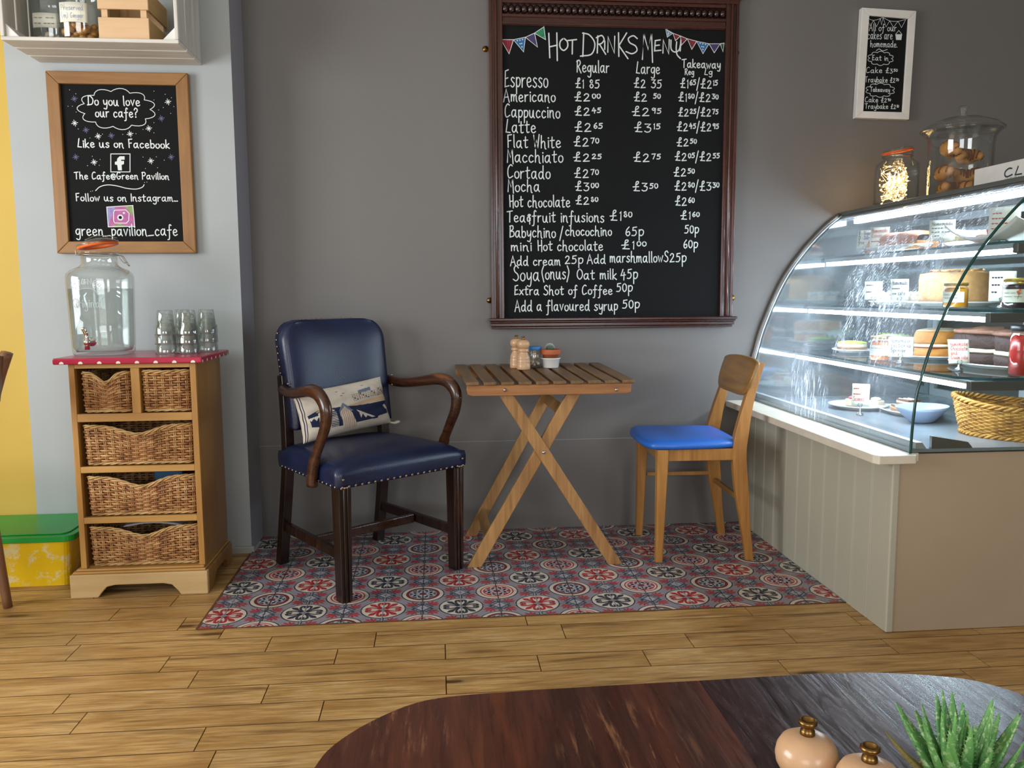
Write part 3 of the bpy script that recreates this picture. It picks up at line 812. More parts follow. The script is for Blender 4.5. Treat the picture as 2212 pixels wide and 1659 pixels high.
MENU_TEXT= [('H',0.4776,0.5184,2.0156,0.098),('O',0.5256,0.5612,2.0461,0.0481),('T',0.5631,0.5994,2.032,0.0575),('D',0.6158,0.6765,2.0221,0.0947),('R',0.6817,0.7229,2.0381,0.0706),('I',0.7126,0.7185,2.0532,0.0335),('N',0.7281,0.7608,2.0426,0.0632),('K',0.7722,0.8177,2.0231,0.0932),('S',0.8081,0.8565,2.0357,0.0709),('M',0.8755,0.9231,2.0194,0.1009),('E',0.9261,0.9584,2.0502,0.0449),('N',0.9639,0.9935,2.0434,0.0543),('U',0.9963,1.0435,2.048,0.0487),('Espresso',0.2966,0.4774,1.8946,0.0688),('Regular',0.5996,0.7368,1.959,0.0486),('£1 85',0.5958,0.6958,1.895,0.0424),('Large',0.8532,0.9537,1.9581,0.0459),('£2 35',0.8451,0.9619,1.9,0.0426),('Takeaway',1.05,1.2159,1.9851,0.034),('Reg',1.0627,1.1018,1.9568,0.0246),('Lg',1.148,1.1812,1.9582,0.0246),('£1^65/£2^15',1.0446,1.203,1.9025,0.0417),('Americano',0.2929,0.5086,1.8369,0.0486),('£2^00',0.5916,0.6965,1.8415,0.0395),('£2 ^50',0.8457,0.9549,1.8452,0.0398),('£1^80/£2^30',1.0375,1.2069,1.8473,0.04),('Cappuccino',0.2963,0.5282,1.772,0.0526),('£2^45',0.5929,0.6994,1.7838,0.0396),('£2^95',0.8383,0.9582,1.7842,0.0418),('£2^25/£2^75',1.0377,1.2082,1.7861,0.0382),('Latte',0.3007,0.4263,1.7095,0.0527),('£2^65',0.5931,0.7065,1.7176,0.0436),('£3^15',0.8486,0.9551,1.7185,0.0439),('£2^45/£2^95',1.0335,1.2116,1.7248,0.0403),('Flat White',0.3065,0.5321,1.6493,0.0511),('£2^70',0.5893,0.6914,1.6566,0.0438),('£2^50',1.0333,1.1154,1.6615,0.0385),('Macchiato',0.3047,0.5412,1.589,0.0522),('£2^25',0.5875,0.7025,1.5946,0.0401),('£2^75',0.8463,0.9584,1.5951,0.0423),('£2^05/£2^55',1.0264,1.2176,1.6013,0.0406),('Cortado',0.3056,0.4868,1.523,0.0534),('£2^70',0.5916,0.6909,1.5265,0.0441),('£2^50',1.0224,1.1087,1.5357,0.0407),('Mocha',0.3068,0.4421,1.4684,0.0497),('£3^00',0.5957,0.6912,1.4726,0.0424),('£3^50',0.8447,0.9484,1.4723,0.0426),('£2^80/£3^30',1.0268,1.2187,1.4769,0.0429),('Hot chocolate',0.3133,0.572,1.4047,0.0481),('£2^80',0.5978,0.6895,1.4166,0.0387),('£2^60',1.0304,1.1108,1.413,0.043),('Tea&fruit infusions',0.304,0.719,1.3419,0.0464),('£1^80',0.7461,0.8367,1.349,0.0467),('£1^60',1.0553,1.1336,1.354,0.0393),('Babychino',0.3144,0.5096,1.2773,0.0484),('/',0.5273,0.5423,1.2747,0.0486),('chocochino',0.5532,0.7522,1.285,0.0409),('65p',0.8131,0.8921,1.2835,0.047),('50p',1.0732,1.1347,1.2948,0.0433),('mini',0.3192,0.406,1.2204,0.0408),('Hot chocolate',0.4328,0.7147,1.222,0.043),('£1^00',0.7974,0.8998,1.2275,0.0413),('60p',1.069,1.1318,1.2321,0.0435),('Add cream',0.3172,0.5303,1.1598,0.0391),('25p',0.5517,0.6285,1.1657,0.0431),('Add',0.648,0.7268,1.1668,0.0373),('marshmallowS',0.7463,1.0016,1.1722,0.0454),('25p',1.0098,1.0816,1.1717,0.0476),('Soya',0.3281,0.4396,1.0933,0.0627),('(onus)',0.4494,0.5685,1.1006,0.053),('Oat milk',0.6026,0.7762,1.0998,0.0434),('45p',0.7945,0.8677,1.1011,0.0515),('Extra Shot of Coffee',0.3327,0.7573,1.0345,0.0395),('50p',0.7759,0.8455,1.0456,0.0457),('Add a flavoured syrup',0.3353,0.781,0.9659,0.0456),('50p',0.8029,0.8773,0.9736,0.0459)]
SIGN_TEXT= [('Do you love',-1.2911,-1.1016,1.7535,0.0345),('our cafe?',-1.265,-1.1121,1.711,0.034),('Like us on Facebook',-1.3355,-1.0011,1.5988,0.0307),('The Cafe@Green Pavilion',-1.3544,-1.0094,1.482,0.0258),('Follow us on Instagram...',-1.3549,-0.982,1.4,0.0277),('green_pavilion_cafe',-1.3629,-0.9884,1.2712,0.0419)]
CAKE_TEXT= [('All of our',1.8703,1.9915,2.1536,0.0285),('cakes are',1.8635,1.975,2.1191,0.0343),('homemade.',1.8774,1.998,2.0864,0.0267),('Eat in',1.8881,1.961,2.0306,0.0211),('Cake £3^50',1.8628,2.0028,1.9784,0.0231),('Traybake £2^70',1.8597,2.0108,1.9389,0.0231),('Takeaway',1.8856,1.9734,1.8996,0.0193),('Cake £2^90',1.8633,1.9784,1.8555,0.0213),('Traybake £2^10',1.8645,2.0161,1.8286,0.0214)]
BUNT_L= [([(0.2836,2.083),(0.3356,2.0836),(0.317,2.027)],'red'),([(0.3356,2.0836),(0.3853,2.0946),(0.3772,2.0357)],'blue'),([(0.3853,2.0946),(0.4232,2.1116),(0.4356,2.0561)],'purple'),([(0.4232,2.1116),(0.4625,2.1374),(0.4695,2.0863)],'green')]
BUNT_R= [([(0.9773,2.1399),(1.0085,2.1241),(0.9851,2.1077)],'blue'),([(1.0085,2.1241),(1.0411,2.1134),(1.0206,2.094)],'red'),([(1.0411,2.1134),(1.071,2.1026),(1.0463,2.0759)],'red'),([(1.071,2.1026),(1.1118,2.0933),(1.0913,2.0598)],'red'),([(1.1118,2.0933),(1.165,2.0842),(1.14,2.0436)],'blue'),([(1.165,2.0842),(1.214,2.0852),(1.1889,2.0481)],'purple'),([(1.214,2.0852),(1.2306,2.0881),(1.2265,2.0522)],'green')]
CURVE_TAIL= [(1.0255,2.0893),(1.0239,2.0612),(1.0283,2.0369),(1.0425,2.0221)]
STAR_W= [(-0.9979,1.7693),(-1.341,1.687),(-1.2593,1.6399),(-1.1429,1.6498),(-1.0733,1.6707),(-1.2797,1.5442),(-1.0722,1.5505)]
STAR_P= [(-1.3372,1.7758),(-1.0256,1.7081),(-1.302,1.6623),(-1.2115,1.6427),(-1.3448,1.5627),(-0.9967,1.5656)]
DOTS= [(-1.352,1.8078),(-1.3304,1.794),(-1.3613,1.7482),(-1.3334,1.7275),(-1.3456,1.7484),(-1.0068,1.7972),(-1.0472,1.808),(-0.9845,1.7849),(-1.049,1.7754),(-1.0161,1.7484),(-1.0337,1.7395),(-0.9776,1.7523),(-0.9903,1.7275),(-1.0533,1.6922),(-1.3299,1.666),(-1.2896,1.6333),(-1.2435,1.6481),(-1.1698,1.6478),(-1.1212,1.6512),(-1.0553,1.6548),(-1.0946,1.667),(-1.2852,1.5661),(-1.3043,1.5313),(-1.2616,1.5328),(-1.2575,1.5548),(-1.1001,1.5648),(-1.0513,1.5663),(-1.0938,1.5224),(-1.0488,1.5257),(-1.0232,1.5538),(-1.2987,1.4358),(-1.2918,1.4375),(-1.0995,1.47),(-1.0908,1.4718)]
FB= [(-1.2171,1.5753),(-1.147,1.5759),(-1.1507,1.5093),(-1.2209,1.5088)]
FBF= [(-1.1674,1.5671),(-1.1857,1.5669),(-1.1947,1.5582),(-1.1965,1.5478),(-1.204,1.5465),(-1.2046,1.5361),(-1.1961,1.535),(-1.1944,1.5148),(-1.1801,1.5149),(-1.1801,1.5351),(-1.1714,1.5381),(-1.1707,1.5497),(-1.181,1.5496),(-1.1807,1.5542),(-1.1682,1.5543)]
IG= [(-1.2434,1.3777),(-1.1473,1.3839),(-1.1447,1.3057),(-1.242,1.3033)]
IGC= [(-1.2154,1.3661),(-1.1741,1.3674),(-1.1627,1.3545),(-1.1654,1.3269),(-1.1751,1.3174),(-1.217,1.318),(-1.2211,1.3268),(-1.2194,1.3573)],[(-1.1958,1.3386),(-1.1816,1.3556)]
SWOOSH= [(-1.2803,1.4388),(-1.2635,1.4534),(-1.2346,1.4605),(-1.2005,1.4566),(-1.1667,1.4481),(-1.1324,1.4453),(-1.109,1.4525),(-1.1016,1.4618)]
CUP= [(1.9932,2.1178),(2.0153,2.1182),(2.0174,2.1412),(2.0031,2.1562),(1.9892,2.1406)]
CL2= [(1.9262,2.0391),(1.8732,2.0381),(1.925,2.0657)],[(1.9306,1.9064),(1.8707,1.9055),(1.9294,1.9331)],[(1.9051,2.0701),(1.9172,2.078),(1.9342,2.0706),(1.9547,2.0768)]
BUN2= [(1.8597,2.2043),(1.887,2.1955),(1.9177,2.2037),(1.9299,2.2078),(1.9596,2.1952),(1.9971,2.1942),(2.0321,2.2026)]

# ---------------------------------------------------------------- hot drinks menu board on the back wall
def flag(ink, tri, colour, wd):
    cx = sum(p[0] for p in tri) / 3; cz = sum(p[1] for p in tri) / 3
    ink.poly(tri, {'red': 1, 'blue': 2, 'purple': 3, 'green': 4}[colour], .0002)
    if colour in ('red', 'green') or tri[0][0] > 1.1:
        for k in range(1, 5):
            t = k / 5
            a = (tri[0][0] + (tri[1][0] - tri[0][0]) * t, tri[0][1] + (tri[1][1] - tri[0][1]) * t - .002)
            bq = (a[0] + (tri[2][0] - a[0]) * .62, a[1] + (tri[2][1] - a[1]) * .62)
            ink.line([a, bq], .0014, 0 if colour == 'blue' else 5, .0004)
    elif colour == 'blue':
        for u, v in ((.25, .12), (.5, .12), (.75, .12), (.38, .38), (.6, .38), (.5, .62)):
            p = (tri[0][0] * (1 - u) + tri[1][0] * u, tri[0][1] * (1 - u) + tri[1][1] * u)
            ink.dot(p[0] + (tri[2][0] - p[0]) * v, p[1] + (tri[2][1] - p[1]) * v, .0028, 0, .0004)
    ink.line(list(tri), wd, 0, .0006, closed=True)
def menu_board():
    yb = 3.545
    t = thing('menu_board', 'large hot drinks blackboard menu in a dark mahogany frame on the grey wall', 'menu board', (0.765, yb, .89))
    ox, oz = 0.765, .89
    x0, x1 = .234 - ox, 1.290 - ox
    i0, i1 = .289 - ox, 1.2345 - ox
    b = MB().box(i0 - .01, i1 + .01, -.022, -.004, .03, 1.27); b.build('blackboard', M['chalk_board'], t)
    for a, c, nm in ((x0, i0, 'l'), (i1, x1, 'r')):
        m = MB().box(a, c, -.03, -.001, .045, 1.375)
        w_ = c - a
        m.box(a, a + .012, -.036, -.03, .045, 1.375); m.box(c - .012, c, -.036, -.03, .045, 1.375)
        m.tube([(a + w_ * .5, -.031, .046), (a + w_ * .5, -.031, 1.374)], .008, 8)
        m.build('stile', M['mahogany_z'], t, bevel=.002)
    m = MB().box(i0, i1, -.03, -.001, 1.249, 1.295); m.box(i0, i1, -.036, -.03, 1.252, 1.262); m.box(i0, i1, -.036, -.03, 1.281, 1.292)
    m.build('top_rail', M['mahogany_x'], t, bevel=.002)
    m = MB().box(i0, i1, -.012, -.001, 1.295, 1.337)
    n = 36
    for k in range(n):
        xx = i0 + (i1 - i0) * (k + .5) / n
        m.ball((xx, -.022, 1.316), ((i1 - i0) / n * .56, .016, .018), 8, 6)
    m.build('carved_moulding', M['mahogany_dark'], t)
    m = MB().box(i0, i1, -.034, -.001, 1.337, 1.352); m.box(x0, x1, -.04, -.001, 1.352, 1.372); m.box(x0 - .01, x1 + .012, -.052, -.001, 1.372, 1.395)
    m.build('cornice', M['mahogany_x'], t, bevel=.003)
    m = MB().box(x0 - .012, x1 + .014, -.062, -.001, .034, .046); m.box(x0 - .008, x1 + .01, -.054, -.001, .026, .034)
    m.box(x0 - .004, x1 + .006, -.046, -.001, .010, .026); m.box(x0, x1, -.04, -.001, 0, .010)
    m.build('bottom_ledge', M['mahogany_x'], t, bevel=.003)
    for px, pz in ((.220, 2.05), (.228, 1.012), (1.292, 2.055), (1.3, 1.015)):
        m = MB(); m.lathe([(.0125, 0), (.0125, .003)], 14); m.box(-.006, .03 if px < .7 else .006, -.011, .011, 0, .002)
        if px > .7: m.box(-.03, .006, -.011, .011, 0, .002)
        m.lathe([(.005, .003), (.004, .005)], 8)
        o = m.build('fixing_bracket', M['brass'], t, loc=(px - ox, -.002, pz - oz)); o.rotation_euler = (R(90), 0, 0)
    ink = Ink(-.0223)
    for q in MENU_TEXT:
        big = len(q[0]) == 1 and q[3] > 2
        ink.text(q[0], q[1] - ox, q[2] - ox, q[3] - oz, q[4], .0054 if big else (.0036 if q[4] < .03 else .0045))
    ink.line([(v.x - ox, v.y - oz) for v in cr_spline([(a, c, 0) for a, c in CURVE_TAIL], 5)], .0054)
    ink.build('chalk_lettering', M['chalk'], t)
    ink = Ink(-.0223)
    for S in (BUNT_L, BUNT_R):
        ink = Ink(-.0223)
        for tri, c in S: flag(ink, [(a - ox, d - oz) for a, d in tri], c, .003)
        ink.build('drawn_bunting', [M['chalk'], M['ch_red'], M['ch_blue'], M['ch_purple'], M['ch_green'], M['chalk_board']], t)
menu_board()

# ---------------------------------------------------------------- social media blackboard on the pier
def cafe_sign():
    ox, oz, yb = -1.174, 1.203, PY
    t = thing('cafe_sign', 'pine-framed blackboard asking do you love our cafe, on the pale pier', 'sign', (ox, yb, oz))
    x0, x1, z0, z1 = -1.430 - ox, -.9185 - ox, 0, .670
    f = .045
    MB().box(x0 + .02, x1 - .02, -.014, -.003, .02, .65).build('blackboard', M['chalk_board'], t)
    fn = lambda a, c, d: (a, -.028 + d, c)
    for poly, mt in (([(x0, z0), (x1, z0), (x1 - f, z0 + f), (x0 + f, z0 + f)], 'frame_pine'), ([(x0, z1), (x1, z1), (x1 - f, z1 - f), (x0 + f, z1 - f)], 'frame_pine'),
                     ([(x0, z0), (x0 + f, z0 + f), (x0 + f, z1 - f), (x0, z1)], 'frame_pine_z'), ([(x1, z0), (x1 - f, z0 + f), (x1 - f, z1 - f), (x1, z1)], 'frame_pine_z')):
        MB().prism(poly, fn, .027).build('frame_side', M[mt], t, bevel=.003)
    ink = Ink(-.0143)
    sh = lambda L: [(a - ox, c - oz) for a, c in L]
    for q in SIGN_TEXT: ink.text(q[0], q[1] - ox, q[2] - ox, q[3] - oz, q[4], .0040 if q[4] > .029 else .0036)
    ink.line(scallop(-1.186 - ox, 1.7405 - oz, .130, .069, 11, .17), .0026, closed=True)
    for x, z in sh(STAR_W): star(ink, x, z, .0115, .0022, 0)
    for x, z in sh(DOTS): ink.dot(x, z, .0013)
    ink.line([(v.x, v.y) for v in cr_spline([(a, c, 0) for a, c in sh(SWOOSH)], 5)], .003)
    ink.line(sh(FB), .003, closed=True); ink.poly(sh(FBF), 0, .0003)
    ink.build('chalk_lettering', M['chalk'], t)
    ink = Ink(-.0143)
    for x, z in sh(STAR_P):
        q = Ink(-.0143); star(q, x, z, .0115, .0022, 0); q.build('drawn_star', M['chalk_purple'], t)
    g = sh(IG)
    ink.poly(g, 1, .0002)
    ink.poly([g[0], ((g[0][0] * 2 + g[1][0]) / 3, g[1][1] - .004), (g[3][0] + .01, g[3][1] + .03), (g[3][0], g[3][1])], 2, .0003)
    ink.poly([g[1], (g[1][0] - .03, g[1][1] - .002), (g[1][0] - .012, g[1][1] - .03), (g[1][0], g[1][1] - .04)], 3, .0003)
    ink.poly([g[3], (g[3][0] + .07, g[3][1] + .001), (g[3][0] + .045, g[3][1] + .014)], 3, .0003)
    ink.line(g, .003, 4, .0005, closed=True)
    c, d = IGC
    ink.poly(sh(c), 1, .0006); ink.line(sh(c), .003, 4, .0008, closed=True)
    (cx, cz), (dx, dz) = sh(d)
    ink.dot(cx, cz, .0115, 4, .0009, 14); ink.dot(cx, cz, .0062, 5, .0011, 12); ink.dot(dx, dz, .004, 4, .0009)
    ink.build('drawn_logo', [M['chalk_purple'], M['pink'], M['lilac'], M['olive'], M['chalk'], M['chalk_board']], t)
cafe_sign()

# ---------------------------------------------------------------- small white cake price sign
def cake_sign():
    ox, oz, yb = 1.948, 2.014, Y1
    t = thing('cake_price_sign', 'small white-framed blackboard of cake prices hung slightly askew', 'sign', (ox, yb, oz))
    O = [(1.831, 2.245), (2.075, 2.237), (2.064, 1.783), (1.821, 1.788)]; I = [(1.865, 2.213), (2.041, 2.204), (2.033, 1.814), (1.855, 1.816)]
    O = [(a - ox, c - oz) for a, c in O]; I = [(a - ox, c - oz) for a, c in I]
    fn = lambda a, c, d: (a, -.03 + d, c)
    MB().prism(I, lambda a, c, d: (a * 1.06, -.022 + d, c * 1.03), .016).build('blackboard', M['chalk_board'], t)
    for k in range(4):
        j = (k + 1) % 4
        MB().prism([O[k], O[j], I[j], I[k]], fn, .028).build('frame_side', M['white_paint'], t, bevel=.002)
    ink = Ink(-.0223)
    sh = lambda L: [(a - ox, c - oz) for a, c in L]
    for q in CAKE_TEXT: ink.text(q[0], q[1] - ox, q[2] - ox, q[3] - oz, q[4], .0026)
    for k in (0, 1):
        c, l, tp = CL2[k]
        ink.line(scallop(c[0] - ox, c[1] - oz, c[0] - l[0], tp[1] - c[1], 10, .2), .0022, closed=True)
    ink.line([(v.x, v.y) for v in cr_spline([(a, c, 0) for a, c in sh(CL2[2])], 5)], .0024)
    ink.poly(sh(CUP[:3] + CUP[4:]), 0, .0003); ink.line(sh(CUP), .002, closed=True)
    bn = sh(BUN2)
    ink.line([(v.x, v.y) for v in cr_spline([(a, c, 0) for a, c in bn], 4)], .0016)
    for k in range(len(bn) - 1):
        a, c = bn[k], bn[k + 1]; ink.line([a, ((a[0] + c[0]) / 2, min(a[1], c[1]) - .026), c], .0016)
    ink.build('chalk_lettering', M['chalk'], t)
cake_sign()

# ---------------------------------------------------------------- whitewashed crate shelf and what stands in it
def crate_shelf():
    t = thing('crate_shelf', 'whitewashed wooden crate mounted as a shelf high on the pier', 'shelf', (-1.165, PY, 1.908))
    x0, x1 = -.293, .293; D = .28; Hh = .36
    bw = (D - .02) / 3
    for k in range(3):
        ya = -D + k * (bw + .01)
        MB().box(x0, x1, ya, ya + bw, 0, .013).build('bottom_board', M['white_wood'], t, bevel=.003)
        MB().box(x0, x1, ya, ya + bw, Hh - .013, Hh).build('top_board', M['white_wood'], t, bevel=.003)
        for xa in (x0, x1 - .013):
            MB().box(xa, xa + .013, ya, ya + bw, .0135, Hh - .0135).build('end_board', M['white_wood_z'], t, bevel=.003)
    for sx in (-1, 1):
        for z, sz in ((.0135, 1), (Hh - .0135, -1)):
            xx = sx * (.293 - .0135)
            m = MB().prism([(xx, z), (xx - sx * .045, z), (xx, z + sz * .045)], lambda a, c, d: (a, -D + .012 + d, c), D - .03)
            m.build('corner_block', M['white_paint'], t, bevel=.002)
crate_shelf()
def kilner(name, label, loc, r, h, neck, contents, cat='jar', rz=0, text=None):
    t = thing(name, label, cat, loc, rz)
    w = .0035
    prof = [(0, 0.001), (r * .9, .001), (r, .012), (r, h * .68), (r * .97, h * .76), (neck, h * .84), (neck, h * .9), (neck + .004, h * .92), (neck + .004, h * .96), (neck - w, h * .96), (neck - w, h * .84), (r * .97 - w, h * .74), (r - w, h * .66), (r - w, .014), (r * .88, .006), (0, .006)]
    MB().lathe(prof, 32, sq=2.6).build('glass_body', M['jar_glass'], t)
    MB().shell([(neck - .004, h * .965), (neck + .009, h * .965), (neck + .009, h * .985), (neck - .004, h * .985)], 28).build('rubber_seal', M['orange_rubber'], t)
    MB().lathe([(0, h * .99), (neck + .006, h * .987), (neck + .004, h * 1.02), (neck * .6, h * 1.04), (0, h * 1.045)], 28).build('glass_lid', M['jar_glass'], t)
    m = MB().tube([((neck + .006) * math.cos(a * PI / 12), (neck + .006) * math.sin(a * PI / 12), h * .89) for a in range(24)], .0014, 6, closed=True)
    m.tube([(neck + .006, 0, h * .89), (neck + .016, 0, h * .86), (neck + .016, .006, h * .74), (neck + .014, -.006, h * .74), (neck + .008, 0, h * .88)], .0014, 6)
    m.build('wire_clasp', M['wire'], t)
    contents(t)
    return t
def lumps(name, mat, n, r, z0, z1, sz, seed):
    def f(t):
        rnd = random.Random(seed); m = MB()
        for _ in range(n):
            a, q = rnd.uniform(0, 2 * PI), r * math.sqrt(rnd.random())
            s_ = rnd.uniform(.75, 1.2) * sz
            m.ball((q * math.cos(a), q * math.sin(a), rnd.uniform(z0 + s_ * .8, max(z0 + s_, z1))), (s_, s_ * rnd.uniform(.7, 1), s_ * .8), 10, 7)
        m.build(name, mat, t)
    return f
kilner('storage_jar', 'clip-top jar of pale bulbs with a white label, at the back of the crate shelf', (-1.362, 3.235, 1.923), .069, .25, .052, lumps('contents', M['garlic'], 14, .045, .006, .045, .018, 2))
kilner('storage_jar', 'clip-top jar of brown preserved ginger beside the small pine crate', (-1.232, 3.15, 1.923), .067, .24, .05, lumps('contents', M['ginger'], 70, .050, .006, .062, .014, 5))
def jar_label(parent_loc, txts, w_, h_, z, y, mt):
    t = [o for o in COL.objects if o.get('category') == 'jar' and (o.location - Vector(parent_loc)).length < .01][0]
    r = abs(y)
    m = MB().grid(12, 1, lambda u, v: (w_ * (u - .5), y + .35 * (w_ * (u - .5)) ** 2 / r, z + h_ * (v - .5)))
    lo = m.build('paper_label', M['card'], t)
    s_ = lo.modifiers.new('s', 'SOLIDIFY'); s_.thickness = .0004
    ink = Ink(y - .0006)
    for k, q in enumerate(txts): ink.text(q, -w_ * .4, w_ * .4, z + h_ * (.08 - .38 * k), h_ * .26, .0009)
    ink.build('label_writing', M[mt], lo)
jar_label((-1.362, 3.235, 1.923), ('~~ ~~', '~~ ~~~'), .085, .05, .088, -.0702, 'ink_dark')
jar_label((-1.232, 3.15, 1.923), ('Preserved', '(in) Ginger'), .092, .066, .092, -.0682, 'ink_blue')
def pine_crate():
    t = thing('pine_crate', 'small new pine slatted crate at the right of the crate shelf', 'crate', (-1.058, 3.175, 1.9225))
    w_, d_ = .150, .2
    for sx in (-1, 1):
        for sy in (-1, 1): MB().box(sx * w_ / 2 - (sx > 0) * .02 , sx * w_ / 2 + (sx < 0) * .02, sy * d_ / 2 - (sy > 0) * .02, sy * d_ / 2 + (sy < 0) * .02, 0, .18).build('corner_post', M['crate_pine'], t)
    for k in range(2):
        z0 = .002 + k * .098; z1 = z0 + .070
        for sy in (-1, 1):
            ya = sy * (d_ / 2 + .0045)
            MB().box(-w_ / 2 - .009, w_ / 2 + .009, ya - .0045, ya + .0045, z0, z1).build('slat', M['crate_pine'], t, bevel=.0012)
        for sx in (-1, 1):
            xa = sx * (w_ / 2 + .0045)
            MB().box(xa - .0045, xa + .0045, -d_ / 2, d_ / 2, z0, z1).build('slat', M['crate_pine_y'], t, bevel=.0012)
    MB().box(-w_ / 2 + .002, w_ / 2 - .002, -d_ / 2 + .002, d_ / 2 - .002, .003, .01).build('base', M['crate_pine'], t)
pine_crate()

# ---------------------------------------------------------------- pine basket cabinet
CX, CY = -1.035, 2.9
def cabinet():
    t = thing('basket_cabinet', 'narrow pine cabinet of wicker drawers with a red spotted top', 'cabinet', (CX, CY, 0))
    X = lambda v: v - CX
    xl, xr, D = X(-1.245), X(-.826), .315
    ol, orr = xl + .019, xr - .02
    for xa, xb in ((xl, ol), (orr, xr)): MB().box(xa, xb, 0, .02, .098, .812).build('face_stile', M['pine'], t, bevel=.0015)
    m = MB()
    for z0, z1 in ((.797, .812), (.6135, .641), (.436, .4575), (.2575, .279)): m.box(ol, orr, 0.0005, .0205, z0, z1)
    m.build('face_rails', M['pine_x'], t, bevel=.0015)
    MB().box(X(-1.043), X(-1.014), .0004, D - .02, .641, .797).build('divider', M['pine'], t, bevel=.0015)
    MB().box(xr - .018, xr + .0008, .0215, D, .098, .812).build('side_panel', M['pine_side'], t)
    MB().box(xl - .0008, xl + .018, .0215, D, .098, .812).build('side_panel', M['pine_side'], t)
    MB().box(ol, orr, D - .012, D, .098, .812).build('back_panel', M['pine_shade'], t)
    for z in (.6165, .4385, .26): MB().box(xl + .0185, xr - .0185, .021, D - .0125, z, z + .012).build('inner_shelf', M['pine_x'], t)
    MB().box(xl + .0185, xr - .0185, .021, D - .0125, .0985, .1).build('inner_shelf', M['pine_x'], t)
    # bracket base
    bx0, bx1, by0, by1 = X(-1.277), X(-.814), -.022, .33
    m = MB()
    def cut(L): return [(0, 0), (.092, 0), (.103, .016), (.122, .037), (.15, .043), (L - .15, .043), (L - .122, .037), (L - .103, .016), (L - .092, 0), (L, 0), (L, .082), (0, .082)]
    m.prism(cut(bx1 - bx0), lambda a, c, d: (bx0 + a, by0 + d, c), .022)
    m.build('base_front', M['pine_base'], t, bevel=.003)
    for xa in (bx0, bx1 - .022):
        Ls = by1 - by0 - .0225
        q = [(0, 0), (.06, 0), (.07, .016), (.09, .037), (.11, .043), (Ls - .11, .043), (Ls - .09, .037), (Ls - .07, .016), (Ls - .06, 0), (Ls, 0), (Ls, .082), (0, .082)]
        MB().prism(q, lambda a, c, d: (xa + d, by0 + .0225 + a, c), .022).build('base_side', M['pine_side'], t, bevel=.003)
    m = MB().box(bx0 + .008, bx1 - .008, by0 + .008, by1 - .008, .0822, .09); m.box(bx0 + .018, bx1 - .014, by0 + .015, by1 - .012, .09, .0978)
    m.build('base_moulding', M['pine_x'], t, bevel=.003)
    # spotted oilcloth top
    tx0, tx1, ty0, ty1, z0, z1 = X(-1.286), X(-.799), -.022, .352, .8125, .834
    m = MB().box(tx0, tx1, ty0, ty1, z0, z1)
    for k in range(8):
        x = tx0 + .030 + k * .0612
        m.add([(x + .0075 * math.cos(a), ty0 - .0006, z0 + .003 + max(-.001, .0075 * math.sin(a))) for a in [2 * PI * i / 14 for i in range(14)]], [tuple(range(14))], 1)
    for k in range(7):
        y = ty0 + .012 + k * .056
        m.add([(tx1 + .0006, y + .0075 * math.cos(a), z0 + .0045 + max(-.002, .0075 * math.sin(a))) for a in [2 * PI * i / 14 for i in range(14)]], [tuple(range(14))], 1)
    m.build('top_board', [M['oilcloth'], M['dot']], t, bevel=.005, seg=3)
cabinet()
def weave_basket(name, label, loc, w_, d_, h, dip, rows, group, seed=1):
    t = thing(name, label, 'basket', loc, 0, group)
    rnd = random.Random(seed)
    per = rrect(w_, d_, .018, 4)
    pts = [Vector((a, c)) for a, c in per]; pts.append(pts[0])
    L = [0]
    for i in range(1, len(pts)): L.append(L[-1] + (pts[i] - pts[i - 1]).length)
    tot = L[-1]
    ns = int(tot / .026)
    if ns % 2: ns += 1
    def at(s):
        s %= tot
        for i in range(1, len(pts)):
            if L[i] >= s: break
        k = (s - L[i - 1]) / max(1e-9, L[i] - L[i - 1])
        p = pts[i - 1].lerp(pts[i], k); tg = (pts[i] - pts[i - 1]); n = Vector((tg.y, -tg.x)).normalized()
        return p, n
    def rim(p): return h - (dip * math.exp(-((p.x) / (.2 * w_)) ** 2) if p.y < 0 else 0)
    m = MB()
    per_st = 5
    rr = h / rows * .40
    for i in range(rows):
        path = []
        for j in range(ns * per_st):
            s = tot * j / (ns * per_st); p, n = at(s)
            o = .0046 * math.cos(PI * j / per_st + (i % 2) * PI)
            zr = .012 + (rim(p) - .018) * (i + .5) / rows
            fl = 1 + .03 * (zr / h)
            q = p * fl + n * (o + rnd.uniform(-.0004, .0004))
            path.append((q.x, q.y, zr + rnd.uniform(-.0005, .0005)))
        m.tube(path, rr, 5, closed=True)
    m.build('woven_sides', M['wicker'], t)
    m = MB()
    for j in range(ns):
        p, n = at(tot * (j + .0) / ns)
        for dq in (-.0026, .0026):
            tg = Vector((-n.y, n.x)) * dq
            q = p + tg
            m.tube([(q.x + n.x * .0005, q.y + n.y * .0005, .004), (q.x * 1.03 + n.x * .0008, q.y * 1.03 + n.y * .0008, rim(p) - .002)], .0024, 5)
    m.build('stakes', M['wicker_rim'], t)
    m = MB()
    for z_, rad, amp in ((None, .0034, .0042), (.007, .003, .003)):
        for ph in range(3):
            path = []
            N = ns * 5
            for j in range(N):
                s = tot * j / N; p, n = at(s)
                a = 2 * PI * j / 16 + ph * 2 * PI / 3
                N16 = N / round(N / 16); a = 2 * PI * j / N16 + ph * 2 * PI / 3
                z = (rim(p) if z_ is None else z_); fl = 1.03 if z_ is None else 1.0
                path.append((p.x * fl + n.x * amp * math.cos(a), p.y * fl + n.y * amp * math.cos(a), z + amp * math.sin(a)))
            m.tube(path, rad, 5, closed=True)
    m.build('braided_rim', M['wicker_rim'], t)
    MB().box(-w_ / 2 + .012, w_ / 2 - .012, -d_ / 2 + .012, d_ / 2 - .012, .006, .010).build('base', M['wicker'], t)
    return t
G = 'wicker drawers of the pine cabinet'
by = CY + .012
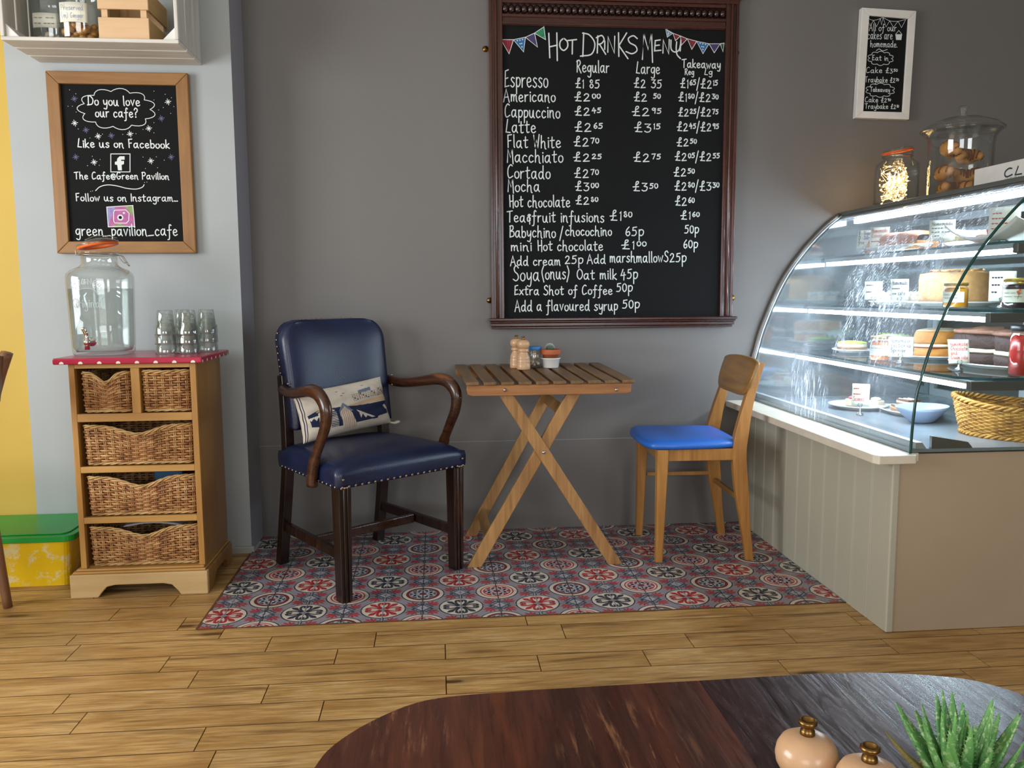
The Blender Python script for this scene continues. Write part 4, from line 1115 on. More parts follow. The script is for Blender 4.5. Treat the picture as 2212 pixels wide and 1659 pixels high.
weave_basket('wicker_basket', 'small wicker drawer with a scooped rim, top left of the cabinet', (-1.130, by + .125, .6425), .150, .25, .138, .034, 13, G, 1)
weave_basket('wicker_basket', 'small straight-rimmed wicker drawer, top right of the cabinet', (-.931, by + .125, .6425), .152, .25, .141, .002, 14, G, 2)
weave_basket('wicker_basket', 'wide wicker drawer with a small hole in its weave, below the two small ones', (-1.033, by + .128, .459), .352, .25, .137, .030, 13, G, 3)
weave_basket('wicker_basket', 'wide wicker drawer with a blue packet inside, second from the cabinet foot', (-1.031, by + .128, .2805), .352, .25, .136, .034, 13, G, 4)
weave_basket('wicker_basket', 'bottom wicker drawer of the cabinet with papers in it', (-1.031, by + .128, .1005), .356, .25, .137, .032, 13, G, 5)
tag(MB().box(-.05, .05, -.02, .02, 0, .13).build('packet', plain('blue_packet', '#2f5f86', .5), None, bevel=.006, loc=(-.985, by + .16, .293)), 'blue packet poking up inside the second wicker drawer from the bottom', 'packet')
m = MB().grid(14, 10, lambda u, v: (.2 * (u - .5), .14 * (v - .5), .128 + .012 * math.sin(PI * u) - .025 * v * v))
o = tag(m.build('paper_sheets', plain('loose_paper', '#c9c6cc', .7), None, loc=(-1.02, by + .12, .1005)), 'loose papers bulging out of the bottom wicker drawer', 'paper')
s_ = o.modifiers.new('s', 'SOLIDIFY'); s_.thickness = .004

# ---------------------------------------------------------------- water dispenser on the cabinet
def dispenser():
    t = thing('water_dispenser', 'glass water dispenser with chrome tap and orange lid seal on the cabinet', 'drinks dispenser', (-1.182, 3.055, .8352))
    w = .004; r0, r1 = .093, .1015; SQ = lambda z: 3.2 if z < .285 else max(2.0, 3.2 - (z - .285) * 60)
    outer = [(0, 0), (r0 - .006, 0), (r0, .006), (r0 + .002, .03), (r1, .25), (r1, .270), (r1 - .003, .284), (r1 - .011, .296), (r1 - .026, .304), (.066, .309), (.060, .316), (.059, .33), (.059, .350), (.064, .354), (.064, .362)]
    inner = [(.056, .362), (.055, .318), (.070, .302), (r1 - .012, .286), (r1 - w, .272), (r1 - w, .25), (r0 - w + .002, .03), (r0 - .01, .012), (0, .012)]
    MB().lathe(outer + inner, 48, sq=SQ).build('glass_body', M['jar_glass'], t)
    wz = .232
    MB().lathe([(0, .0125), (r0 - .0105, .0125), (r0 - w + .0014, .0303), (r0 - w + (r1 - r0) * .9, wz), (0, wz)], 48, sq=SQ).build('water', M['water'], t)
    lid = thing('lid', 'x', 'x'); 
    for k in ('label', 'category'): del lid[k]
    lid.parent = t; lid.location = (-.060, 0, .366); lid.rotation_euler = (0, R(-10), 0)
    MB().lathe([(0, .008), (.063, .006), (.065, .012), (.06, .02), (.03, .03), (0, .031)], 36, c=(.060, 0, 0)).build('glass_lid', M['jar_glass'], lid)
    MB().shell([(.05, .002), (.067, .002), (.067, .0095), (.05, .0095)], 40, c=(.060, 0, 0)).build('rubber_seal', M['orange_rubber'], lid)
    MB().tube([(.060 + .0685 * math.cos(a * PI / 18), .0685 * math.sin(a * PI / 18), .014) for a in range(36)], .0013, 6, closed=True).tube(cr_spline([(.02, .0, .033), (.06, 0, .04), (.10, 0, .034), (.131, .0, .02)], 5), .0013, 6).build('lid_wire', M['wire'], lid)
    m = MB().tube([(.0665 * math.cos(a * PI / 18), .0665 * math.sin(a * PI / 18), .349) for a in range(36)], .0014, 6, closed=True)
    m.tube([(-.0665, 0, .349), (-.077, 0, .35), (-.079, 0, .366), (-.069, 0, .371)], .0014, 6)
    for sy in (-.008, .008): m.tube(cr_spline([(.0665, sy, .349), (.078, sy, .346), (.087, sy, .332), (.101, sy * .7, .312)], 5), .0015, 6)
    m.tube([(.101, -.0056, .312), (.101, .0056, .312)], .0015, 6)
    m.tube(cr_spline([(.0665, 0, .349), (.072, 0, .335), (.085, 0, .322), (.093, 0, .326)], 4), .0015, 6)
    m.build('wire_clasp', M['wire'], t)
    tap = MB()
    tap.lathe([(.016, 0), (.016, .004), (.009, .006), (.009, .03)], 20)
    o = tap.build('tap', M['chrome'], t, loc=(-.003, -.0945, .05)); o.rotation_euler = (R(90), 0, R(-14))
    MB().tube([(-.0095, -.1215, .066), (-.0095, -.1215, .024)], .0085, 16).ball((-.0095, -.1215, .05), (.013, .013, .0125), 16, 10).build('spout', M['chrome'], t)
    m = MB().tube([(-.0095, -.1215, .064), (-.0095, -.1215, .073)], .006, 12).tube(cr_spline([(-.0095, -.1215, .076), (-.0125, -.128, .088), (-.017, -.1335, .1)], 4), [.0085] * 4 + [.007] * 4 + [.006], 10)
    m.build('tap_lever', M['chrome'], t)
    ink = Ink(-.1027)
    for i, ch in enumerate('KILNER'):
        a = R(150 - i * 24); ink.text(ch, -.008 + .05 * math.cos(a) - .007, -.008 + .05 * math.cos(a) + .007, .215 + .034 * math.sin(a), .017, .0032)
    ink.line([(-.008 + .034 * math.cos(a), .213 + .02 * math.sin(a)) for a in [PI * k / 16 for k in range(17)]], .002)
    ink.text('Original', -.056, .04, .168, .03, .0028)
    o = ink.build('embossed_lettering', M['emboss'], t)
    s_ = o.modifiers.new('s', 'SOLIDIFY'); s_.thickness = .0022
dispenser()

# ---------------------------------------------------------------- stacked tumblers
def tumbler(loc, label, group):
    t = thing('tumbler', label, 'glass', loc, random.uniform(0, 1), group)
    n = 18; h = .088
    prof_o = [(.0378, 0), (.0382, .004), (.0362, .030), (.0322, .035), (.0285, .07), (.026, .086), (.0245, .088)]
    prof_i = [(0, .088), (0, .076), (.0225, .074), (.0255, .064), (.0300, .032), (.0322, .028), (.0342, 0.0005)]
    v = []; ring = prof_o + [(0.0001, .088)] ; inn = [(0.0001, .077)] + prof_i[2:]
    m = MB(); k = 36
    allp = ring + inn
    for r, z in allp:
        for i in range(k):
            a = 2 * PI * i / k
            fac = 1 + (.022 * math.cos(9 * a) if .006 < z < .084 and r > .028 else 0)
            v.append((r * fac * math.cos(a), r * fac * math.sin(a), z))
    f = []
    for j in range(len(allp)):
        j2 = (j + 1) % len(allp)
        if j == len(ring) - 1: continue
        for i in range(k):
            i2 = (i + 1) % k; f.append((j * k + i, j * k + i2, j2 * k + i2, j2 * k + i))
    m.add(v, f, 0, True)
    m.build('glass_body', M['tumbler_glass'], t)
    return t
T0 = None
stacks = [((-.965, 3.045), 'front left stack, nearest the dispenser'), ((-.886, 3.04), 'front middle stack'), ((-.928, 3.125), 'stack behind, between the two front stacks'), ((-.846, 3.135), 'rear right stack, nearest the cabinet edge')]
for (x, y), wh in stacks:
    for k, lv in enumerate(('lowest', 'middle', 'topmost')):
        lab = f'{lv} upturned glass tumbler of the {wh}'
        if T0 is None: T0 = tumbler((x, y, .8352), lab, 'stacked water tumblers')
        else: dup(T0, (x, y, .8352 + .0335 * k), random.uniform(0, 1), lab, 'stacked water tumblers')

# ---------------------------------------------------------------- yellow storage box
def storage_box():
    t = thing('storage_box', 'yellow plastic storage box with green lid and torn label remains', 'storage box', (-1.56, 3.165, 0))
    nt = NT('yellow_plastic_torn_labels')
    f = nt.noise(nt.coord((1, 1, 1)), 22, 6, 0.7); g = nt.noise(nt.coord(), 6.5, 2)
    nt.set(Base_Color=nt.mix(nt.math('MULTIPLY', nt.ramp(f, [(.52, 0.0), (.58, 1.0)]), nt.ramp(g, [(.48, 0.0), (.56, .8)])), lin('#f0c70e'), lin('#e6dcae')), Roughness=.4)
    m = MB()
    lo = rrect(.43, .285, .025, 4); hi = rrect(.45, .3, .025, 4); k = len(lo)
    m.add([(a, c, 0) for a, c in lo] + [(a, c, .165) for a, c in hi], [tuple(range(k))[::-1]] + [(i, (i + 1) % k, k + (i + 1) % k, k + i) for i in range(k)], 0, False)
    m.build('tub', nt.mat, t)
    lid = MB().prism(rrect(.49, .325, .035, 5), lambda a, c, d: (a, c, .1655 + d), .022); lid.prism(rrect(.44, .275, .03, 5), lambda a, c, d: (a, c, .1875 + d), .005)
    lid.build('lid', M['green_plastic'], t, bevel=.004)
storage_box()

# ---------------------------------------------------------------- brown chair at the left edge of the view
def left_chair():
    t = thing('dining_chair', 'brown wooden chair cut off by the left edge, beside the yellow box', 'chair', (-1.66, 2.62, 0))
    def post(y, nm):
        pts = cr_spline([(.205, y, 0), (.185, y, .2), (.165, y, .42), (.18, y, .6), (.225, y, .76), (.262, y, .86)], 5)
        m = MB()
        m.tube(pts, [.017 + .006 * min(1, i / 8) for i in range(len(pts))], 8, sx=.8, up=(0, 1, 0))
        m.build(nm, M['old_chair'], t)
    post(.2, 'leg'); post(-.2, 'leg')
    for y in (.19, -.19): MB().beam((-.2, y, 0), (-.195, y, .42), .028, .028, (1, 0, 0), .04, .04).build('leg', M['old_chair'], t, bevel=.004)
    MB().prism(rrect(.44, .44, .05, 4), lambda a, c, d: (a - .02, c, .42 + d), .03).build('seat', M['old_chair'], t, bevel=.006)
    m = MB().grid(3, 12, lambda u, v: (.235 + .05 * u * .5 + .012 * math.sin(PI * v), -.19 + .38 * v, .70 + .15 * u), smooth=True)
    o = m.build('backrest', M['old_chair'], t); s_ = o.modifiers.new('s', 'SOLIDIFY'); s_.thickness = .014
    for y in (.19, -.19): MB().beam((-.19, y, .2), (.17, y, .2), .02, .025).build('stretcher', M['old_chair'], t)
left_chair()

# ---------------------------------------------------------------- navy leather armchair
AC, AR = Vector((-.282, 3.09, 0)), R(37.5)
def armchair():
    t = thing('armchair', 'old dark-wood armchair in studded navy leather, holding a patterned cushion', 'armchair', AC, AR)
    stud = None
    def add_stud(parent, p, nrm, r=.0050):
        nonlocal stud
        if stud is None:
            stud = MB().lathe([(r, 0), (r * .9, r * .35), (r * .5, r * .62), (0, r * .7)], 10).build('stud', M['stud'], parent)
            o = stud
        else: o = stud.copy(); COL.objects.link(o); o.parent = parent
        o.location = p; o.rotation_euler = Vector(nrm).to_track_quat('Z', 'Y').to_euler()
    # seat cushion
    SZ, TZ = .398, .470
    def hw(y): return .272 + (.232 - .272) * (y + .268) / .49
    N = 18
    m = MB()
    def top(u, v):
        y = -.268 + .49 * v; x = (2 * u - 1) * hw(y)
        e = (1 - abs(2 * u - 1) ** 4) * (1 - abs(2 * v - 1) ** 4)
        return (x * (1 - .0), y, TZ - .012 + .012 * min(1, 6 * e) + .034 * e)
    m.grid(N, N, top)
    rim = [top(i / N, 0) for i in range(N + 1)] + [top(1, j / N) for j in range(1, N + 1)] + [top(1 - i / N, 1) for i in range(1, N + 1)] + [top(0, 1 - j / N) for j in range(1, N)]
    k = len(rim)
    rows = [[(x * s_, y * s_ + (s_ - 1) * .02, z) for (x, y, _), z in zip(rim, [zz] * k)] for s_, zz in ((1.0, TZ - .012), (1.012, TZ - .03), (1.008, SZ + .012), (1.0, SZ))]
    vs = [p for r_ in rows for p in r_]; fs = []
    for j in range(3):
        for i in range(k): fs.append((j * k + i, j * k + (i + 1) % k, (j + 1) * k + (i + 1) % k, (j + 1) * k + i))
    fs.append(tuple(3 * k + i for i in range(k)))
    m.add(vs, fs, 0, True)
    seat = m.build('seat', M['navy'], t)
    bm = bmesh.new(); bm.from_mesh(seat.data); bmesh.ops.remove_doubles(bm, verts=bm.verts, dist=.0008); bmesh.ops.recalc_face_normals(bm, faces=bm.faces); bm.to_mesh(seat.data); bm.free()
    for i in range(21):
        x = -.258 + .516 * i / 20; add_stud(seat, (x, -.2735, SZ + .006), (0, -1, 0))
    for x in (-.262, -.25, -.24, .24, .25, .262): add_stud(seat, (x, -.2735, SZ + .003), (0, -1, 0), .004)
    for sx in (-1, 1):
        for j in range(15):
            y = -.25 + .44 * j / 14
            add_stud(seat, (sx * (hw(y) * 1.006), y, SZ + .006), (sx, .08, 0))
        add_stud(seat, (sx * .255, -.2755, SZ + .032), (0, -1, 0))
    # legs
    for sx in (-1, 1):
        m = MB().beam((sx * .244, -.242, 0), (sx * .244, -.242, SZ - .001), .040, .042, (0, 1, 0), .047, .050)
        m.tube([(sx * .244 - .006, -.2655, .001), (sx * .244 - .006, -.268, SZ - .002)], .004, 6); m.tube([(sx * .244 + .008, -.2655, .001), (sx * .244 + .008, -.268, SZ - .002)], .003, 6)
        m.build('front_leg', M['dark_wood'], t, bevel=.003)
        pts = cr_spline([(sx * .222 + .014, .275, 0.001), (sx * .221 + .018, .245, .2), (sx * .218 + .022, .222, .40), (sx * .215 + .024, .228, .55), (sx * .214 + .025, .245, .74)], 5)
        m = MB(); m.tube(pts, [.026] * len(pts), 4, smooth=False, up=(1, 1, 0))
        m.build('back_leg', M['dark_wood'], t, bevel=.003)
        MB().beam((sx * .236, -.225, .155), (sx * .221 + .017, .235, .155), .022, .036).build('side_stretcher', M['dark_wood'], t, bevel=.003)
    MB().beam((-.22, .0, .155), (.22, .0, .155), .022, .034).build('cross_stretcher', M['arm_wood'], t, bevel=.003)
    # back
    hwB, z0, z1 = .224, .536, .945
    def outline(u, v):
        z = z0 + (z1 - z0) * v
        q = max(0.0, (z - (z1 - .085)) / .085)
        w_ = hwB - .008 * (1 - v) - .085 * (1 - math.sqrt(max(0, 1 - q * q)))
        return (2 * u - 1) * w_ + .026, z
    def front(u, v):
        x, z = outline(u, v); e = (1 - abs(2 * u - 1) ** 6) * (1 - abs(2 * v - 1) ** 6)
        y = .172 + (z - z0) * .16 - .022 * e + .018 * (2 * u - 1) ** 2 * -1 + .01
        return (x, y, z)
    def back(u, v):
        x, z = outline(u, v); return (x, .235 + (z - z0) * .16, z)
    nu, nv = 24, 44
    m = MB().grid(nu, nv, front); m.grid(nu, nv, back)
    edge = [(i / nu, 0) for i in range(nu + 1)] + [(1, j / nv) for j in range(1, nv + 1)] + [(1 - i / nu, 1) for i in range(1, nu + 1)] + [(0, 1 - j / nv) for j in range(1, nv)]
    k = len(edge)
    m.add([front(*e) for e in edge] + [back(*e) for e in edge], [(i, (i + 1) % k, k + (i + 1) % k, k + i) for i in range(k)], 0, True)
    bk = m.build('backrest', M['navy'], t)
    bm = bmesh.new(); bm.from_mesh(bk.data); bmesh.ops.remove_doubles(bm, verts=bm.verts, dist=.0008); bmesh.ops.recalc_face_normals(bm, faces=bm.faces); bm.to_mesh(bk.data); bm.free()
    for sx in (-1, 1):
        for j in range(15):
            v = .02 + .86 * j / 14; x, y, z = back(0 if sx < 0 else 1, v); add_stud(bk, (x + sx * .0005, y - .012, z), (sx, 0, 0), .0036)
    for i in range(11):
        x, y, z = back(.1 + .8 * i / 10, 1); add_stud(bk, (x, y - .012, z + .0005), (0, 0, 1), .0036)
    # bent arms
    for sx in (-1, 1):
        P = [(.243, .222, .690), (.250, .150, .683), (.260, .06, .690), (.270, -.03, .704), (.277, -.105, .715), (.281, -.165, .707), (.282, -.208, .668), (.282, -.205, .610), (.283, -.168, .545), (.285, -.130, .480), (.286, -.112, .425), (.286, -.108, .385)]
        pts = cr_spline([(sx * a + .024 * max(0, min(1, (b_ + .1) / .3)) + (.008 if sx < 0 else 0), b_, c) for a, b_, c in P], 4)
        rad = []
        for i in range(len(pts)):
            q = i / (len(pts) - 1)
            rad.append(.019 + .007 * math.exp(-((q - .48) / .17) ** 2) + .004 * (q > .8))
        m = MB().tube(pts, rad, 12, sx=.78, up=(sx * .15, 0, 1) if False else None)
        m.build('armrest', M['arm_wood'], t)
        add_stud(bk, (sx * .232 + .026, .178, .712), (0, -1, 0), .0045); add_stud(bk, (sx * .232 + .026, .178, .672), (0, -1, 0), .0045)
armchair()

def cushion():
    W, Hh = .395, .19
    def inside(px, py, poly):
        c = False
        for i in range(len(poly)):
            (x1, y1), (x2, y2) = poly[i], poly[i - 1]
            if (y1 > py) != (y2 > py) and px < (x2 - x1) * (py - y1) / (y2 - y1) + x1: c = not c
        return c
    # front design, u to the right and v up, both 0..1
    navy = [[(.07, .27), (.05, .50), (.16, .57), (.42, .54), (.58, .50), (.72, .49), (.985, .49), (.99, .23), (.80, .20), (.79, .16), (.62, .17), (.30, .17)]]
    cream2 = [[(.235, .60), (.30, .53), (.345, .45), (.345, .16), (.15, .16), (.15, .50)], [(.44, .55), (.50, .44), (.555, .08), (.39, .08), (.375, .44)],
              [(.56, .42), (.76, .20), (.72, .20), (.57, .38)], [(.05, .44), (.17, .47), (.17, .41), (.15, .44), (.12, .37), (.10, .43), (.07, .38)], [(.64, .33), (.70, .20), (.67, .27), (.65, .22), (.62, .32), (.60, .24), (.58, .36)],
              [(.9, .40), (.94, .42), (.96, .36), (.955, .28), (.975, .17), (.95, .22), (.945, .30), (.92, .33)]]
    grey_roof = [[(.43, .62), (.53, .42), (.505, .42), (.43, .55), (.385, .46), (.365, .46)]]
    tan_roof = [[(.225, .64), (.33, .50), (.30, .50), (.23, .58), (.15, .52), (.13, .53)]]
    sand = [[(.40, .53), (.60, .50), (.98, .50), (.985, .60), (.80, .575), (.62, .56)]]
    house = [[(.55, .60), (.83, .62), (.83, .74), (.55, .74)], [(.84, .62), (.97, .62), (.97, .74), (.92, .80), (.86, .77)]]
    blue_roof = [[(.63, .74), (.78, .755), (.78, .83), (.63, .80)]]
    def mat(u, v):
        if u < .035 and int(u * 115) % 2 == 1: return 1
        for p in grey_roof + blue_roof:
            if inside(u, v, p): return 3
        for p in tan_roof:
            if inside(u, v, p): return 4
        for i, p in enumerate(cream2):
            if inside(u, v, p):
                if i == 0 and u > .26 and int(v * 62) % 2: return 1
                if i == 1 and int(u * 92) % 2: return 5
                return 0
        for p in navy:
            if inside(u, v, p): return 1
        for p in sand:
            if inside(u, v, p): return 4 if v < .505 else 6
        for p in house:
            if inside(u, v, p):
                fu, fv = (u * 38) % 1, (v * 30) % 1
                return 2 if fu < .13 or fv < .11 or (int(u * 38) + int(v * 30)) % 5 == 0 and fu > .5 else 0
        if .62 < u < .97 and .455 < v < .47 and int(u * 55) % 2: return 0
        for bu, bv in ((.46, .80), (.40, .86), (.70, .89), (.43, .76)):
            if abs(u - bu) < .014 and abs(v - bv - .4 * abs(abs(u - bu) - .007)) < .006: return 2
        return 0
    def surf(side):
        def fn(u, v):
            a, c = 2 * u - 1, 2 * v - 1
            pin = 1 - .05 * (1 - a * a) * c * c - 0; pin2 = 1 - .05 * (1 - c * c) * a * a
            x, z = a * W / 2 * pin2, c * Hh / 2 * pin
            th = .052 * ((1 - a ** 4) * (1 - c ** 4)) ** .55
            wr = .0022 * math.sin(9 * a + 5 * c) * (1 - abs(a)) + .002 * math.sin(14 * c - 6 * a) * (1 - abs(c))
            return (x, side * (th + (wr if side < 0 else 0)), z)
        return fn
    t = thing('cushion', 'cream seaside cushion with navy sea and beach huts on the armchair', 'cushion', (0, 0, 0))
    cols = [('#d9cfc0', 'linen'), ('#1b2748', 'navy_cloth'), ('#6d5f5c', 'stitching'), ('#6f7f96', 'grey_blue_cloth'), ('#c9a882', 'tan_cloth'), ('#c2a088', 'pink_stripe_cloth'), ('#d8bb9a', 'sand_cloth')]
    mats = []
    for c, n_ in cols:
        q = NT('cushion_' + n_); cc = lin(c)
        f = q.noise(q.coord(), 40, 4); q.set(Base_Color=q.ramp(f, [(.3, mul(cc, .93)), (.7, mul(cc, 1.06))]), Roughness=.9); q.bump(q.noise(q.coord((1, 1, 1)), 500, 2), .15, .001)
        mats.append(q.mat)
    m = MB().grid(300, 150, surf(-1), mat_fn=mat)
    m.build('cover_front', mats, t, fix=False)
    MB().grid(40, 20, lambda u, v: surf(1)(1 - u, v)).build('cover_back', mats[0], t, fix=False)
    e = cr_spline([(W / 2 * .985, 0, -Hh / 2 * .98), (W / 2 + .012, -.004, -Hh / 2 - .004), (W / 2 + .03, -.002, -Hh / 2 - .002)], 4)
    MB().tube(e, [.004 + .003 * i / len(e) for i in range(len(e))], 8, sx=2.5).build('corner_ear', mats[0], t)
    ux, uy = Vector((math.cos(AR), math.sin(AR), 0)), Vector((-math.sin(AR), math.cos(AR), 0))
    t.location = AC + ux * -.012 + uy * .115 + Vector((0, 0, .605))
    t.rotation_euler = (Matrix.Rotation(AR, 4, 'Z') @ Matrix.Rotation(R(-14), 4, 'X') @ Matrix.Rotation(R(-5), 4, 'Y')).to_euler()
cushion()

# ---------------------------------------------------------------- folding slatted table
FT = Vector((.405, 3.0, 0))
def folding_table():
    t = thing('folding_table', 'slatted wooden folding table with crossed legs against the grey wall', 'table', FT)
    tilt = lambda y, z: z + (y - 0) * .040           # the worn top tips slightly forward
    x0, x1, y0, y1 = .104 - FT.x, .732 - FT.x, -.012, .515
    n = 10
    gap = .0165; sw = (x1 - x0 + gap) / n - gap
    for k in range(n):
        xa = x0 + k * (sw + gap)
        sk = -.03 * 1
        MB().beam((xa + sw / 2, y0, tilt(y0, .7135)), (xa + sw / 2 + sk, y1, tilt(y1, .7135)), sw, .013, (0, 0, 1)).build('slat', M['oak_table'], t, bevel=.003)
    for y, sk in ((.001, 0), (.478, -.028)):
        q = [(x0 + .004, .706), (x0 + .001, .69), (x0 + .006, .672), (x0 + .022, .667), (x1 - .03, .667), (x1 - .013, .672), (x1 - .01, .69), (x1 - .012, .706)]
        MB().prism([(a + sk, tilt(y, c)) for a, c in q], lambda a, c, d: (a, y + d, c), .02).build('rail', M['oak_x'], t, bevel=.002)
    X = lambda v: v - FT.x
    def leg(xt, zt, xb, y, w_=.047, th=.021):
        d = Vector((xb - xt, 0, -zt)).normalized(); e = w_ / 2 / abs(d.z)
        q = [(xt - e, zt), (xt + e, zt), (xb + e, .0015), (xb - e, .0015)]
        MB().prism(q, lambda a, c, dd: (a, y + dd, c), th).build('leg', M['leg_wood'], t, bevel=.003)
    leg(X(.232), .700, X(.672), .0215)
    leg(X(.532), .700, X(.128), .044)
    leg(X(.515), .700, X(.132), .452, .045)
    def xl(z): return X(.128) + (X(.532) - X(.128)) * z / .70
    dv = Vector((xl(.7) - xl(0), 0, .7)).normalized()
    for z in (.595, .105):
        MB().beam((xl(z), .0655, z), (xl(z) - .01, .452, z), .042, .016, up=(dv.z, 0, -dv.x)).build('cross_bar', M['leg_wood'], t, bevel=.002)
    for xx, y, z in ((X(.247), .0, .688), (X(.393), .0212, .447), (X(.664), -.0, .682)):
        m = MB().lathe([(.0065, 0), (.0065, .002), (.004, .004), (0, .0045)], 12); o = m.build('bolt', M['steel'], t, loc=(xx, y, z)); o.rotation_euler = (R(90), 0, 0)
folding_table()
TZF = lambda y: .720 + (y - 3.0) * .040

def pepper_mill(loc, label, group, sc=1.0, crank=False):
    t = thing('pepper_mill', label, 'pepper mill', loc, 0, group)
    P = [(0, 0), (.0255, 0), (.0265, .002), (.0268, .0235), (.0258, .0245), (.0266, .027), (.0262, .034), (.0245, .0385), (.0252, .0405), (.0248, .046), (.0222, .054), (.0188, .061), (.0166, .0672), (.0172, .069), (.0212, .0705), (.0216, .0735), (.0204, .0748), (.0216, .0765), (.0214, .0795), (.0185, .082), (0, .082)]
    MB().lathe([(r * sc, z * sc) for r, z in P], 40).build('body', M['beech'], t)
    H_ = [(0, .0822), (.0165, .0822), (.0205, .0855), (.0243, .0925), (.0252, .099), (.0240, .1055), (.0205, .1115), (.014, .1155), (.0065, .117), (0, .117)]
    MB().lathe([(r * sc, z * sc) for r, z in H_], 40).build('head', M['beech'], t)
    K = [(.0042, .1165), (.0062, .1175), (.0058, .1205), (.0045, .1225), (.0055, .1245), (.0075, .1265), (.0076, .1285), (.006, .1298), (.0052, .1292), (.0048, .1275), (0, .127)]
    MB().lathe([(r * sc, z * sc) for r, z in K], 24).build('knob', M['brass'], t)
    return t
G2 = 'pepper mills on the slatted table'
y = 3.36
pm = pepper_mill((.327, 3.378, TZF(3.378)), 'turned beech pepper mill standing behind its twin on the slatted table', G2, 1.04)
dup(pm, (.350, 3.325, TZF(3.325)), 0, 'turned beech mill in front of its twin, nearest the shell jar')

def shell_jar():
    t = thing('shell_jar', 'small glass jar of sea shells with a blue lid on the slatted table', 'jar', (.402, 3.385, TZF(3.385)))
    MB().lathe([(0, .0005), (.026, .0005), (.029, .004), (.029, .06), (.0255, .068), (.0255, .074), (.0235, .074), (.0235, .067), (.027, .059), (.027, .006), (.024, .003), (0, .003)], 28).build('glass_body', M['jar_glass'], t)
    MB().lathe([(0, .0735), (.0285, .0735), (.0295, .0745), (.0295, .084), (.0285, .0865), (0, .0865)], 28).build('lid', M['blue_lid'], t)
    rnd = random.Random(4)
    for k in range(22):
        a, q = rnd.uniform(0, 2 * PI), .019 * math.sqrt(rnd.random()); s_ = rnd.uniform(.005, .0085)
        q = min(q, .0255 - s_)
        m = MB().lathe([(0, -s_ * .6), (s_ * .75, -s_ * .3), (s_, 0), (s_ * .8, s_ * .35), (s_ * .3, s_ * .75), (0, s_ * 1.1)], 9)
        o = m.build('shell', M['shell'] if k % 3 else M['shell2'], t, loc=(q * math.cos(a), q * math.sin(a), .010 + .048 * k / 22))
        o.rotation_euler = (rnd.uniform(0, 3), rnd.uniform(0, 3), 0)
shell_jar()
def ramekin_and_cactus():
    z = TZF(3.37); c = (.468, 3.37)
    t = thing('ramekin', 'white fluted ramekin under the cactus pot', 'ramekin', (c[0], c[1], z))
    prof = [(0, 0), (.031, 0), (.033, .002), (.038, .036), (.0415, .0375), (.0415, .0405), (.0375, .0415), (.0345, .0385), (.031, .006), (0, .005)]
    MB().lathe(prof, 48).build('bowl', M['white_ceramic'], t)
    p = thing('cactus_pot', 'terracotta pot with a small white-spined cactus, sitting in the ramekin', 'potted cactus', (c[0], c[1], z + .0055))
    pr = [(0, 0), (.024, 0), (.0335, .049), (.0415, .0495), (.0425, .052), (.0425, .068), (.041, .0705), (.0385, .0705), (.0375, .062), (.0, .062)]
    MB().lathe(pr, 40).build('pot', M['terracotta'], p)
    MB().lathe([(0, .0628), (.0372, .0625), (.0372, .0632), (0, .066)], 24).build('soil', M['soil'], p)
    MB().lathe([(0, .064), (.0125, .064), (.0165, .071), (.0165, .079), (.0135, .086), (.006, .0905), (0, .091)], 24, c=(-.003, -.002, 0)).build('cactus', M['cactus'], p)
    m = MB(); rnd = random.Random(9)
    for k in range(150):
        a = k * 2.39996; zz = (k + .5) / 150; th = math.acos(zz)
        r_ = .0168
        d = Vector((math.sin(th) * math.cos(a), math.sin(th) * math.sin(a), math.cos(th)))
        q = Vector((-.003, -.002, .0755)) + Vector((d.x * r_, d.y * r_, d.z * .0158))
        for _ in range(3 if zz > .45 else 1):
            e = q + (d + Vector((rnd.uniform(-.9, .9), rnd.uniform(-.9, .9), rnd.uniform(-.3, .6)))).normalized() * .005
            m.tube([q, e], [.0005, .0002], 3)
    m.build('spines', M['spine'], p)
ramekin_and_cactus()

